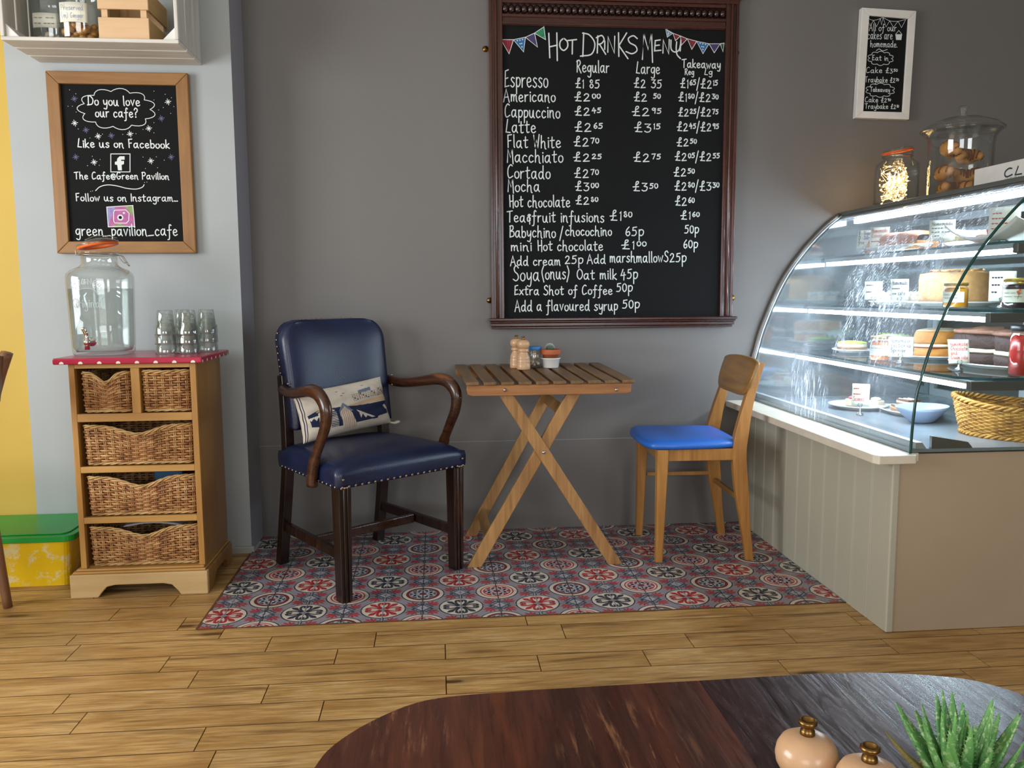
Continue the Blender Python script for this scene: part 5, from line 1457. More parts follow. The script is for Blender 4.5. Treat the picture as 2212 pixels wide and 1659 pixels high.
# ---------------------------------------------------------------- blue-seated chair
def blue_chair():
    C0, th = Vector((1.03, 3.208, 0)), R(-92.0)
    t = thing('wooden_chair', 'light wooden chair with bright blue vinyl seat facing the table', 'chair', C0, th)
    def seat_outline(k):
        pts = [(-.205, -.16), (-.17, -.225), (0, -.242), (.17, -.225), (.205, -.16), (.20, -.02), (.185, .09), (.155, .128), (0, .135), (-.155, .128), (-.185, .09), (-.20, -.02)]
        return [(v.x * k, (v.y + .05) * k - .05) for v in cr_spline([(a, c, 0) for a, c in pts], 5, closed=True)]
    m = MB(); rows = []
    for k, z in ((.96, .446), (1.0, .452), (1.005, .461), (.985, .471), (.93, .478), (.8, .4815), (.5, .4835), (.2, .484)): rows.append([(a, c, z) for a, c in seat_outline(k)])
    n = len(rows[0]); vs = [p for r_ in rows for p in r_]; fs = [tuple(range(n))]
    for j in range(len(rows) - 1):
        for i in range(n): fs.append((j * n + i, j * n + (i + 1) % n, (j + 1) * n + (i + 1) % n, (j + 1) * n + i))
    fs.append(tuple((len(rows) - 1) * n + i for i in range(n)))
    m.add(vs, fs, 0, True); m.build('seat', M['blue_vinyl'], t)
    for sx in (-1, 1):
        MB().beam((sx * .181, -.181, .0015), (sx * .176, -.172, .4455), .027, .027, (0, 1, 0), .046, .044).build('front_leg', M['chair_wood'], t, bevel=.004)
        P = [(sx * .176, .178, .0015), (sx * .176, .150, .2), (sx * .175, .128, .40), (sx * .170, .136, .5), (sx * .160, .168, .64), (sx * .152, .205, .755), (sx * .152, .211, .772)]
        pts = cr_spline(P, 4); k = len(pts); wd = []
        m = MB(); vs = []; fs = []
        for i, p in enumerate(pts):
            q = p.z / .77
            w_ = .015 + .016 * math.exp(-((q - .5) / .26) ** 2); w_ = min(w_, .027) if i < k - 2 else w_ * (.85 if i == k - 2 else .5)
            tx = .0115 + .0035 * min(1, q * 2)
            for a, c in ((-1, -1), (1, -1), (1, 1), (-1, 1)): vs.append((p.x + a * tx, p.y + c * w_, p.z))
        for i in range(k - 1):
            for j in range(4): fs.append((i * 4 + j, i * 4 + (j + 1) % 4, (i + 1) * 4 + (j + 1) % 4, (i + 1) * 4 + j))
        fs += [(3, 2, 1, 0), tuple((k - 1) * 4 + j for j in range(4))]
        m.add(vs, fs); m.build('back_leg', M['chair_wood'], t, bevel=.004)
        MB().beam((sx * .180, -.150, .4225), (sx * .178, .105, .4225), .020, .045).build('side_rail', M['chair_wood'], t, bevel=.002)
        MB().beam((sx * .178, -.15, .27), (sx * .176, .12, .27), .012, .016).build('stretcher', M['chair_wood'], t, bevel=.002) if sx < 0 else None
    MB().beam((-.154, -.174, .4225), (.154, -.174, .4225), .022, .045).build('front_rail', M['chair_ply'], t, bevel=.002)
    MB().beam((-.16, .120, .4225), (.16, .120, .4225), .020, .045).build('back_rail', M['chair_ply'], t, bevel=.002)
    MB().beam((-.166, .142, .24), (.166, .142, .24), .014, .02).build('stretcher', M['chair_ply'], t, bevel=.002)
    out = []
    for (a, c) in [(-.182, .775), (-.09, .786), (.09, .786), (.182, .775), (.194, .757), (.190, .70), (.168, .66), (.125, .643), (0, .64), (-.125, .643), (-.168, .66), (-.190, .70), (-.194, .757)]: out.append((a, c, 0))
    ol = [(v.x, v.y) for v in cr_spline(out, 4, closed=True)]
    def bk(a, z, off): return (a, .170 + (z - .70) * .33 + .020 * math.cos(a * 5.2) - .024 + off, z)
    k = len(ol); vs = []; fs = []
    cz = .714
    rings = [(.0, 0), (.35, 0), (.7, 0), (.97, .0), (1.0, .004), (1.0, .013), (.97, .017), (.7, .017), (.35, .017), (0, .017)]
    for s_, off in rings:
        for a, z in ol: vs.append(bk(a * s_, cz + (z - cz) * s_, off))
    for j in range(len(rings) - 1):
        for i in range(k): fs.append((j * k + i, j * k + (i + 1) % k, (j + 1) * k + (i + 1) % k, (j + 1) * k + i))
    m = MB().add(vs, fs, 0, True); o = m.build('backrest', M['chair_ply'], t)
    bm = bmesh.new(); bm.from_mesh(o.data); bmesh.ops.remove_doubles(bm, verts=bm.verts, dist=1e-5); bmesh.ops.recalc_face_normals(bm, faces=bm.faces); bm.to_mesh(o.data); bm.free()
blue_chair()

# ---------------------------------------------------------------- serving counter
def rel(mb, o):
    mb.v = [(p[0] - o[0], p[1] - o[1], p[2] - o[2]) for p in mb.v]; return mb
SXC, FYC = 1.357, 2.311        # side and front faces of the counter
def counter():
    o = (1.9, 2.9, 0)
    t = thing('serving_counter', 'sage counter with beadboard side and plain taupe front, under the cake display', 'counter', o)
    n = 12; pitch = .1065
    m = MB()
    for k in range(n):
        ya = FYC + k * pitch; yb = min(ya + pitch, Y1 - .006)
        if yb - ya < .02: continue
        g = .007
        q = [(SXC + .02, ya), (SXC + .006, ya), (SXC + .001, ya + .003), (SXC, ya + g * .7), (SXC + .004, ya + g), (SXC + .006, ya + g + .002), (SXC + .001, ya + g + .005), (SXC, ya + g + .008), (SXC, yb), (SXC + .02, yb)]
        m.prism(q, lambda a, c, d: (a, c, .001 + d), .5325)
    rel(m, o).build('beadboard_side', M['clad'], t)
    m = MB().box(SXC, 2.75, FYC, FYC + .018, .001, .556)
    rel(m, o).build('front_panel', M['clad_front'], t, bevel=.002)
    m = MB().box(SXC - .002, SXC + .022, FYC - .003, FYC + .02, .001, .5335)
    rel(m, o).build('corner_strip', M['clad'], t, bevel=.004)
    q = [(1.279, Y1 - .006), (1.279, 2.290), (1.288, 2.268), (1.402, 2.268), (1.408, 2.275), (1.408, 2.3), (1.43, 2.3), (1.43, Y1 - .006)]
    m = MB().prism(q, lambda a, c, d: (a, c, .5345 + d), .0265)
    rel(m, o).build('ledge', M['ledge'], t, bevel=.003)
    m = MB().box(SXC + .021, 2.75, FYC + .019, Y1 - .006, .001, .53)
    rel(m, o).build('carcass', M['clad_front'], t)
counter()

# ---------------------------------------------------------------- curved glass cake display
PROF = [(1.395, .562), (1.398, .65), (1.406, .737), (1.418, .788), (1.435, .855), (1.458, .92), (1.495, 1.011), (1.535, 1.092), (1.579, 1.160), (1.626, 1.221), (1.677, 1.278), (1.731, 1.330), (1.784, 1.371)]
PROFS = [(v.x, v.y) for v in cr_spline([(a, c, 0) for a, c in PROF], 4)]
YN, YF = 2.295, 3.537          # near and far ends
XB = 2.24                      # back of the case
def case():
    o = (1.8, 2.9, .562)
    t = thing('cake_display', 'curved glass refrigerated cake display with lit shelves', 'display case', o)
    m = MB(); k = len(PROFS)
    out = []
    for i, (x, z) in enumerate(PROFS):
        a = PROFS[max(i - 1, 0)]; c = PROFS[min(i + 1, k - 1)]; d = Vector((c[0] - a[0], c[1] - a[1])).normalized()
        out.append((x + d.y * .006, z - d.x * .006))
    vs = []
    for y in (YN, YF):
        vs += [(x, y, z) for x, z in PROFS] + [(x, y, z) for x, z in out]
    fs, mi = [], []
    for i in range(k - 1):
        fs += [(i, i + 1, 2 * k + i + 1, 2 * k + i), (k + i, 3 * k + i, 3 * k + i + 1, k + i + 1)]
    m.add(vs, fs, 0, True)
    rel(m, o).build('curved_glass', M['smeared'], t)
    # green cut edge at the near end, pale edge and grey seal against the wall
    m = MB().tube([((a[0] + c[0]) / 2, YN - .002, (a[1] + c[1]) / 2) for a, c in zip(PROFS, out)], .0042, 6)
    rel(m, o).build('cut_glass_edge', M['green_edge'], t)
    m = MB().tube([((a[0] + c[0]) / 2 - .004, YF - .006, (a[1] + c[1]) / 2 + .002) for a, c in zip(PROFS, out)], .0035, 6)
    rel(m, o).build('pale_glass_edge', M['bright_edge'], t)
    m = MB().tube([(x - .010, YF - .003, z + .006) for x, z in PROFS], .009, 8)
    rel(m, o).build('edge_seal', M['alu_dark'], t)
    # near end sheet
    poly = PROFS + [(XB, 1.371), (XB, .562)]
    poly = [(x + .007, z - (.002 if z > 1.3 else 0)) if x < XB else (x, z) for x, z in poly]
    m = MB().prism(poly, lambda a, c, d: (a, YN + d, c), .005)
    rel(m, o).build('end_glass', M['pane'], t)
    m = MB().prism([(x + .008, z - .003) if x < XB else (x, z - .003) for x, z in PROFS + [(XB, 1.371), (XB, .565)]], lambda a, c, d: (a, YF - .004 + d, c), .004)
    rel(m, o).build('end_panel', M['mirror_end'], t)
    m = MB().box(1.781, XB + .02, YN - .004, YF, 1.3715, 1.388); m.box(1.781, 1.80, YN, YF, 1.355, 1.3714)
    rel(m, o).build('top_panel', M['stone'], t, bevel=.003)
    m = MB().box(1.404, XB + .02, YN + .006, YF - .005, .5625, .572)
    rel(m, o).build('deck', M['deck'], t)
    m = MB().prism([(1.42, .5722), (1.455, .5722), (1.44, .592), (1.42, .592)], lambda a, c, d: (a, YN + .008 + d, c), YF - YN - .015)
    rel(m, o).build('front_kerb', M['alu'], t)
    m = MB().prism([(1.47, .5722), (1.60, .5722), (1.585, .59), (1.47, .61)], lambda a, c, d: (a, YN + .008 + d, c), .012)
    rel(m, o).build('end_kerb', M['alu_dark'], t)
    for (xs, zs, xl_, zl) in ((1.80, 1.190, 1.717, 1.160), (1.66, .985, 1.643, .957), (1.612, .781, 1.594, .757)):
        xa = xl_ - .012
        q = [(xa, YF - .006), (xa, 2.372), (xa + .075, YN + .012), (XB - .035, YN + .012), (XB - .035, YF - .006)]
        m = MB().prism(q, lambda a, c, d: (a, c, zs - .008 + d), .008); m.m = [0, 0] + [1] * 5
        sh = rel(m, o).build('glass_shelf', [M['pane'], M['teal_edge']], t)
        m = MB().box(xl_ - .009, xl_ + .009, 2.335, YF - .03, zl - .009, zl + .006)
        rel(m, o).build('light_strip', M['led'], sh)
        m = MB().box(xl_ - .012, xl_ + .014, 2.32, YF - .02, zl + .0065, zs - .0085)
        rel(m, o).build('light_channel', M['alu'], sh)
        m = MB().box(xl_ - .012, XB - .04, YN + .008, YN + .03, zs - .038, zs - .0085)
        rel(m, o).build('end_bracket', M['alu_dark'], sh, bevel=.003)
    m = MB().box(1.823 - .011, 1.823 + .011, 2.33, YF - .06, 1.334, 1.352)
    rel(m, o).build('light_strip', M['led'], t)
    m = MB().box(1.802, 1.85, 2.31, YF - .006, 1.3525, 1.3712)
    rel(m, o).build('light_channel', M['alu'], t)
    for y0, y1, dx in ((YN + .01, 2.93, .0), (2.90, YF - .006, .018)):
        x = XB - .03 + dx; m = MB()
        for a, c in ((y0, y0 + .035), (y1 - .035, y1)): m.box(x, x + .016, a, c, .5725, 1.37)
        m.box(x, x + .016, y0 + .035, y1 - .035, .5725, .605); m.box(x, x + .016, y0 + .035, y1 - .035, 1.34, 1.37)
        d = rel(m, o).build('sliding_door_frame', M['alu'], t)
        m = MB().box(x + .005, x + .010, y0 + .035, y1 - .035, .605, 1.34)
        rel(m, o).build('door_glass', M['pane'], d)
case()

# ---------------------------------------------------------------- cakes, plates, jars and price cards inside the case
S1, S2, S3, SD = 1.1902, .9852, .7812, .5722
def plate(loc, label, rx, ry, h=.018, mat='white_ceramic', rz=0, cat='plate', name='plate', group='plates in the cake display'):
    t = tag(MB().lathe([(0, .001), (.62, .001), (.66, .0), (.70, .004), (.92, .75 * h), (1.0, h), (.99, h + .003), (.90, .75 * h + .004), (.68, .007), (0, .006)], 40).build(name, M[mat], None), label, cat, group)
    for v in t.data.vertices: v.co.x *= rx; v.co.y *= ry
    t.location = loc; t.rotation_euler = (0, 0, rz); return t
CN = [0]
def price_card(loc, label, w_, h_, lines, mat, rz=-40, lean=-10, ink='ink_dark', hold=True, tall=.02, vmark=False):
    t = thing('price_card', label, 'price card', loc, R(rz), 'price cards in the cake display')
    if hold:
        m = MB().lathe([(0, 0), (.013, 0), (.014, .003), (.009, .008), (.0035, .011), (.0032, tall), (0, tall)], 16)
        for sx in (-1, 1): m.tube(cr_spline([(0, 0, tall - .002), (sx * .006, -.002, tall + .003), (sx * .007, -.0025, tall + .010), (sx * .003, -.0025, tall + .014)], 3), .0013, 5)
        m.build('card_holder', M['steel'], t)
    c = MB().grid(4, 6, lambda u, v: (w_ * (u - .5), -.004 * math.sin(PI * v) * .5, h_ * v), smooth=True).build('card', M[mat], t)
    s_ = c.modifiers.new('s', 'SOLIDIFY'); s_.thickness = .0006
    c.location = (0, 0, tall + .002 if hold else .001); c.rotation_euler = (R(lean), 0, 0)
    k = Ink(-.0032)
    for i, q in enumerate(lines):
        zz = h_ * (.80 - .74 * i / max(1, len(lines)))
        k.text(q, -w_ * .40, -w_ * .40 + w_ * .8 * min(1, len(q) / 8), zz - h_ * .07, h_ * .62 / max(3, len(lines)), .0016)
    if vmark: k.line([(w_ * .25 + w_ * .13 * math.cos(a), h_ * .25 + w_ * .13 * math.sin(a)) for a in [2 * PI * i / 16 for i in range(16)]], .0016, closed=True); k.text('v', w_ * .2, w_ * .3, h_ * .19, h_ * .16, .0016)
    k.build('writing', M[ink], c)
    return t
def preserve(loc, label, r, h, fill, lid, lbl=None, flower=False):
    t = thing('preserve_jar', label, 'jar', loc, R(-50), 'jars of preserves in the cake display')
    MB().lathe([(0, .0005), (r * .92, .0005), (r, .004), (r, h * .76), (r * .86, h * .84), (r * .86, h * .88), (0, h * .88)], 28).build('glass_body', M['jar_glass'], t)
    MB().lathe([(0, .003), (r * .88, .003), (r * .95, .006), (r * .95, h * .74), (r * .6, h * .8), (0, h * .8)], 24).build('preserve', M[fill], t)
    MB().lathe([(0, h * .881), (r * .94, h * .881), (r * .97, h * .89), (r * .97, h * .985), (r * .93, h), (0, h)], 28).build('lid', M[lid], t)
    if lbl is not None:
        m = MB().grid(14, 1, lambda u, v: ((r + .0006) * math.sin((u - .5) * 2.0), -(r + .0006) * math.cos((u - .5) * 2.0), h * (.22 + .42 * v)))
        q = m.build('paper_label', M['card'], t)
        k = Ink(-(r + .0012))
        for i, s_ in enumerate(lbl): k.text(s_, -r * .62, r * .45, h * (.50 - .12 * i), h * .07, .0012)
        if flower:
            for a, z in ((.2, .56), (.32, .6), (.26, .5)): k.dot(r * a, h * z, .004, 1)
            k.line([(r * .26, h * .5), (r * .2, h * .34)], .0016, 2)
        k.build('label_writing', [M['ink_dark'], M['orange_rubber'], M['ink_green']], q)
    return t
def layered(name, label, cat, loc, layers, a0, a1, r, rough=.004, seed=1, rz=0, group='cakes in the display'):
    """round cake, or a cut piece of one, built from stacked layers"""
    t = thing(name, label, cat, loc, rz, group)
    rnd = random.Random(seed)
    full = a1 - a0 > 6.28
    for nm, z0, z1, mat, dr in layers:
        n = max(6, int(40 * (a1 - a0) / (2 * PI))); m = MB()
        rows = 5; ring = []
        ph = [rnd.uniform(0, 6) for _ in range(6)]
        def wob(a, z): return rough * (math.sin(7 * a + ph[0] + z * 90) + math.sin(13 * a + ph[1] - z * 150) * .7 + .6 * math.sin(23 * a + ph[2] + z * 260))
        vs, fs = [], []
        for j in range(rows + 1):
            z = z0 + (z1 - z0) * j / rows
            bul = -.004 * (abs(2 * j / rows - 1) ** 3) * (r / .1)
            for i in range(n + 1):
                a = a0 + (a1 - a0) * i / n
                q = r + dr + bul + wob(a, z)
                vs.append((q * math.cos(a), q * math.sin(a), z))
        W_ = n + 1
        for j in range(rows):
            for i in range(n): fs.append((j * W_ + i, j * W_ + i + 1, (j + 1) * W_ + i + 1, (j + 1) * W_ + i))
        # domed top with swirls
        base = rows * W_; NR = 5
        for k in range(1, NR):
            for i in range(n + 1):
                a = a0 + (a1 - a0) * i / n; q = (r + dr) * (1 - k / NR)
                zz = z1 + (rough * 1.6 if nm in ('icing', 'frosting') else rough * .5) * (math.sin(5 * a + k * 1.7 + ph[3]) + math.sin(11 * a - k * 2.3 + ph[4])) + (.006 * (1 - (1 - k / NR) ** 2))
                vs.append((q * math.cos(a), q * math.sin(a), zz))
            p = base if k == 1 else len(vs) - 2 * W_
            c = len(vs) - W_
            for i in range(n): fs.append((p + i, p + i + 1, c + i + 1, c + i))
        ci = len(vs); vs.append((0, 0, z1 + .005)); c = ci - W_
        for i in range(n): fs.append((c + i, c + i + 1, ci))
        cb = len(vs); vs.append((0, 0, z0))
        for i in range(n): fs.append((i + 1, i, cb))
        m.add(vs, fs, 0, True)
        if not full:
            for s_ in (0, n):
                col = [j * W_ + s_ for j in range(rows + 1)] + [base + (k) * W_ + s_ for k in range(1, NR)] + [ci, cb]
                m.add([], [], 0); m.f.append(tuple(col)); m.m.append(0); m.s.append(False)
        m.build(nm, M[mat], t)
    return t

# top shelf
plate((1.795, 3.10, S1), 'long white oval plate under the orange loaf cake on the top shelf', .075, .21, .022)
def loaf():
    t = thing('loaf_cake', 'orange-brown drizzle loaf on the top shelf', 'cake', (1.80, 3.085, S1 + .0075), R(3), 'cakes in the display')
    m = MB().grid(20, 16, lambda u, v: (.055 * math.cos(PI * (1 - u)) * (1 - .12 * abs(2 * v - 1) ** 4), .17 * (2 * v - 1), .02 + .05 * math.sin(PI * u) ** .5 * (1 - .35 * abs(2 * v - 1) ** 6) + .002 * math.sin(17 * v + 9 * u)))
    m.build('crust', M['orange_loaf'], t)
    MB().prism(rrect(.105, .335, .015, 4), lambda a, c, d: (a, c, d), .03).build('crumb', M['sponge'], t)
loaf()
plate((1.86, 2.74, S1), 'white plate holding the crumble traybake on the top shelf', .07, .12, .018)
def crumble():
    t = thing('crumble_slice', 'crumble-topped traybake slab on the top shelf', 'cake', (1.86, 2.735, S1 + .0075), 0, 'cakes in the display')
    MB().box(-.045, .045, -.1, .1, 0, .018).build('base_layer', M['biscuit'], t, bevel=.003)
    rnd = random.Random(6); m = MB()
    MB().box(-.044, .044, -.099, .099, .018, .034).build('filling', M['crumb'], t, bevel=.004)
    for _ in range(90): m.ball((rnd.uniform(-.04, .04), rnd.uniform(-.095, .095), .036 + rnd.uniform(0, .008)), rnd.uniform(.005, .009), 7, 5)
    m.build('crumble_topping', M['crumb'], t)
crumble()
def scoop_dish():
    t = tag(MB().grid(20, 24, lambda u, v: ((2 * u - 1) * .10, (2 * v - 1) * .17, .012 + .05 * abs(2 * v - 1) ** 2.4 + .018 * abs(2 * u - 1) ** 3)).build('serving_dish', M['white_ceramic'], None, loc=(1.80, 2.48, S1 - .009)), 'curved white serving dish with the pink cupcake, near end of the top shelf', 'dish', 'plates in the cake display')
    s_ = t.modifiers.new('s', 'SOLIDIFY'); s_.thickness = .005; s_.offset = 1
scoop_dish()
def cupcake():
    t = thing('cupcake', 'cupcake in a pink paper case with white icing, near end of top shelf', 'cupcake', (1.78, 2.50, S1 + .0105), 0, 'cakes in the display')
    m = MB(); k = 40; vs = []
    for r, z in ((.022, 0), (.031, .034)):
        for i in range(k): a = 2 * PI * i / k; q = r + (.0012 if i % 2 else -.0012); vs.append((q * math.cos(a), q * math.sin(a), z))
    m.add(vs, [(i, (i + 1) % k, k + (i + 1) % k, k + i) for i in range(k)] + [tuple(range(k))]); m.build('paper_case', M['pink_case'], t)
    MB().lathe([(0, .028), (.029, .030), (.032, .038), (.026, .048), (.021, .052), (.022, .057), (.013, .067), (.004, .076), (0, .077)], 20).build('icing', M['white_icing'], t)
cupcake()
m_ = MB().ball((0, 0, .014), (.03, .035, .013), 14, 8); tag(m_.build('flapjack', M['biscuit'], None, loc=(1.80, 2.585, S1 + .012)), 'dark flapjack lump beside the pink cupcake', 'cake', 'cakes in the display')
price_card((1.733, 3.235, S1 + .001), 'blue-inked key card of vegan and dairy free marks, far end of top shelf', .06, .075, ['V - Vegan', 'D - Dairy', 'free'], 'card', -48, -8, 'ink_blue')
price_card((1.742, 3.14, S1 + .001), 'red-inked card for the lemon loaf, far end of top shelf', .07, .08, ['Homemade', 'Lemon +', '~~~~'], 'card', -42, -10, 'ink_red')
price_card((1.738, 2.725, S1 + .001), 'cream card in dark ink leaning before the crumble slab on the top shelf', .08, .075, ['Homemade', '~~~~ ~~', '~~~ ~~~', '~~~'], 'card', -32, -16, 'ink_dark')
price_card((1.745, 2.422, S1 + .001), 'white card with a red circled V at the near end of the top shelf', .085, .085, ['~~~', '~~~~', '~~ ~~', '~~'], 'card', -40, -6, 'ink_red', vmark=True)

# middle shelf
plate((1.93, 2.93, S2), 'large white cake plate under the caramel frosted cake', .165, .165, .014)
layered('frosted_cake', 'tall round cake in swirled caramel frosting on the middle shelf', 'cake', (1.93, 2.93, S2 + .0075), [('sponge', 0, .1, 'sponge', -.012), ('frosting', .0005, .112, 'caramel', 0)], 0, 2 * PI, .122, .0022, 3)
m_ = MB(); rnd_ = random.Random(12)
for _ in range(26):
    a, q = rnd_.uniform(0, 2 * PI), rnd_.uniform(.02, .115)
    p = cr_spline([(q * math.cos(a + d) , q * math.sin(a + d), .1245 + .003 * math.sin(6 * d + a)) for d in (0, .14, .3, .42)], 3)
    m_.tube(p, [.002, .004, .005, .005, .005, .0055, .005, .004, .003, .002][:len(p)], 6)
fc = [o for o in COL.objects if o.name == 'frosted_cake'][0]
m_.build('frosting_swirls', M['caramel'], fc)
plate((1.87, 3.22, S2), 'white plate of coconut slices at the far end of the middle shelf', .10, .12, .014)
G3 = 'coconut slices on the middle shelf'
cs = None
for x, y, rz in ((1.845, 3.17, 20), (1.86, 3.265, 5), (1.925, 3.19, 40)):
    lab = {3.17: 'white coconut slice nearest the frosted cake', 3.265: 'white coconut slice behind the grey price cards', 3.19: 'white coconut slice at the back of its plate'}[y]
    if cs is None:
        cs = thing('coconut_slice', lab, 'cake', (x, y, S2 + .0078), R(rz), G3)
        MB().box(-.03, .03, -.035, .035, 0, .03).build('sponge', M['sugar'], cs, bevel=.003)
        q = MB(); rr_ = random.Random(2)
        for _ in range(40): q.ball((rr_.uniform(-.027, .027), rr_.uniform(-.032, .032), .032 + rr_.uniform(0, .01)), rr_.uniform(.004, .008), 6, 4)
        q.build('topping', M['white_icing'], cs)
    else: dup(cs, (x, y, S2 + .0078), R(rz), lab)
price_card((1.712, 3.11, S2 + .001), 'grey price card at the far end of the middle shelf', .065, .072, ['~~~~', '~~~'], 'card', -25, -8, 'ink_dark')
price_card((1.70, 2.905, S2 + .001), 'grey price card beside the caramel cake on the middle shelf', .062, .078, ['Homemade', '~~~~', '~~ cake'], 'card', -22, -8, 'ink_dark')
preserve((1.722, 2.608, S2), 'jar of amber honey with gold lid before the caramel cake', .038, .083, 'honey', 'gold_lid', ('~~', '~~~'))
preserve((1.775, 2.38, S2), 'jar of dark jam with an orange flower label at the near end', .044, .094, 'darkjam', 'gold_lid', ('~~~', '~~'), True)
preserve((1.87, 2.50, S2), 'small dark jar behind the dark jam jar on the middle shelf', .036, .085, 'darkjam', 'gold_lid', ('~~',))
price_card((1.79, 2.475, S2 + .001), 'white price card standing behind the dark jam jar', .075, .095, ['~~~~', '~~~', '~~'], 'card', -30, -6, 'ink_dark')

# lower shelf
plate((1.93, 3.05, S3), 'white plate under the Victoria sponge', .15, .15, .012)
layered('victoria_sponge', 'cut Victoria sponge with cream and jam on the lower shelf', 'cake', (1.93, 3.05, S3 + .0072), [('lower_sponge', 0, .036, 'sponge', 0), ('jam', .036, .040, 'jam', -.002), ('cream', .040, .052, 'cream', .002), ('upper_sponge', .052, .10, 'sponge', .001), ('sugar_dusting', .1, .104, 'sugar', -.012)], R(205), R(420), .118, .0018, 5)
plate((1.90, 2.64, S3), 'long white plate under the chocolate cake', .115, .2, .014)
G4 = 'chocolate cake pieces on the lower shelf'
lay = [('lower_sponge', 0, .040, 'choc', 0), ('cream', .040, .054, 'cream', .001), ('upper_sponge', .054, .104, 'choc', .0), ('icing', .104, .118, 'icing', .003)]
layered('chocolate_cake', 'larger chocolate layer cake piece with cream, beside the Victoria sponge', 'cake', (1.985, 2.735, S3 + .0075), lay, R(150), R(246), .150, .0022, 8, 0, G4)
layered('chocolate_cake', 'nearer chocolate cake wedge beside the red jam jar', 'cake', (1.99, 2.535, S3 + .0075), lay, R(160), R(222), .150, .0022, 9, 0, G4)
def iced():
    t = thing('iced_loaf', 'brown loaf with pale green-white icing at the back of the lower shelf', 'cake', (1.93, 3.31, S3 + .0005), R(4), 'cakes in the display')
    MB().box(-.05, .05, -.11, .11, .001, .06).build('loaf', M['biscuit'], t, bevel=.01)
    m = MB().grid(12, 20, lambda u, v: ((2 * u - 1) * .055, (2 * v - 1) * .115, .0605 + .018 * (1 - abs(2 * u - 1) ** 3) * (1 - abs(2 * v - 1) ** 4) - .022 * (abs(2 * u - 1) ** 8) * (.6 + .4 * math.sin(23 * v)) - .012 * abs(2 * v - 1) ** 10))
    o = m.build('icing', M['white_icing'], t); s_ = o.modifiers.new('s', 'SOLIDIFY'); s_.thickness = .006
    rr_ = random.Random(8); q = MB()
    for _ in range(30): q.ball((rr_.uniform(-.035, .035), rr_.uniform(-.09, .09), .079), (.004, .003, .002), 6, 4)
    q.build('seeds', M['lime'], t)
iced()
plate((1.78, 3.39, S3), 'white plate with a lime-topped cheesecake at the far end', .08, .09, .012)
layered('lime_cheesecake', 'flat lime-green topped cheesecake at the far end of the lower shelf', 'cake', (1.78, 3.39, S3 + .0072), [('base', 0, .014, 'biscuit', 0), ('filling', .014, .03, 'cream', -.001), ('topping', .03, .036, 'lime', -.002)], 0, 2 * PI, .06, .001, 4)
preserve((1.675, 2.97, S3), 'jar of orange marmalade with gold lid on the lower shelf', .040, .092, 'marmalade', 'gold_lid', ('~~~',))
preserve((1.79, 2.362, S3), 'jar of red jam with black lid at the near end of the lower shelf', .040, .155, 'redjam', 'black_lid')
price_card((1.672, 2.835, S3 + .001), 'cream card reading Homemade Victoria Sponge on the lower shelf', .082, .072, ['Homemade', 'Victoria', 'Sponge'], 'card', -30, -10, 'ink_dark')
price_card((1.705, 2.545, S3 + .001), 'white red-inked card for the chocolate cake on the lower shelf', .066, .08, ['Homemade', 'Chocolate', 'and', 'Cream cake'], 'card', -10, -12, 'ink_red')

# deck
plate((1.69, 3.15, SD), 'white plate of small iced cakes, far end of the deck', .115, .115, .016)
G5 = 'small iced cakes on the far deck plate'
ic = None
for x, y, lab in ((1.68, 3.17, 'small cake with red topping on the far deck plate'), (1.745, 3.115, 'small pale cake behind the red-inked card on the deck')):
    ic = thing('iced_cake', lab, 'cake', (x, y, SD + .0075), R(20), G5)
    MB().prism(rrect(.045, .05, .006, 3), lambda a, c, d: (a, c, d), .028).build('sponge', M['sugar'], ic, bevel=.003)
    MB().ball((0, 0, .032), (.02, .021, .009), 12, 6).build('topping', M['red_top' if x < 1.7 else 'cream'], ic)
price_card((1.598, 2.965, SD + .001), 'curling white card in red ink standing on the deck', .062, .085, ['~~~', '~~~~', 'Scones'], 'card', -35, -6, 'ink_red', tall=.032)
plate((1.80, 2.97, SD), 'white oval plate of chocolate-drizzled slices on the deck', .10, .15, .018)
G6 = 'chocolate-drizzled slices on the deck plate'
for i, (x, y, z, lab) in enumerate(((1.775, 2.985, .0078, 'drizzled slice at the front left of the deck plate'), (1.79, 2.90, .0078, 'drizzled slice at the front right of the deck plate'), (1.785, 2.955, .0345, 'drizzled slice resting on top of the others, caramel side showing'), (1.85, 3.02, .0078, 'drizzled slice at the back left of the deck plate'), (1.86, 2.93, .0078, 'drizzled slice at the back right of the deck plate'))):
    sl = thing('traybake_slice', lab, 'cake', (x, y, SD + z), R(-8 + 7 * i), G6)
    MB().box(-.027, .027, -.035, .035, 0, .012).build('base_layer', M['biscuit'], sl, bevel=.002)
    MB().box(-.027, .027, -.035, .035, .012, .018).build('caramel_layer', M['cream' if i == 2 else 'caramel'], sl)
    MB().box(-.027, .027, -.035, .035, .018, .0255).build('chocolate_layer', M['brownie'], sl, bevel=.002)
    m = MB().tube(cr_spline([(-.02 + .01 * k, (-.03 if k % 2 else .03), .0262) for k in range(5)], 4), .0016, 5); m.build('white_drizzle', M['white_icing'], sl)
t_ = thing('blue_bowl', 'pale blue pointed dish on the deck left of the wicker basket', 'bowl', (1.735, 2.785, SD), R(25))
m = MB().lathe([(0, 0), (.035, 0), (.045, .006), (.08, .045), (.088, .058), (.085, .058), (.075, .044), (.04, .010), (0, .008)], 40)
m.v = [(x * (1.25 if abs(x) > 0 else 1), y * .9, z) for x, y, z in m.v]
m.build('bowl', M['pale_blue'], t_)
for k, (x, y) in enumerate(((.01, .02), (-.02, -.01))): MB().box(-.02, .02, -.006, .006, 0, .006).build('dark_wrapper', plain('dark_blue_foil%d' % k, '#26366e', .4), t_, loc=(x, y, .0125))
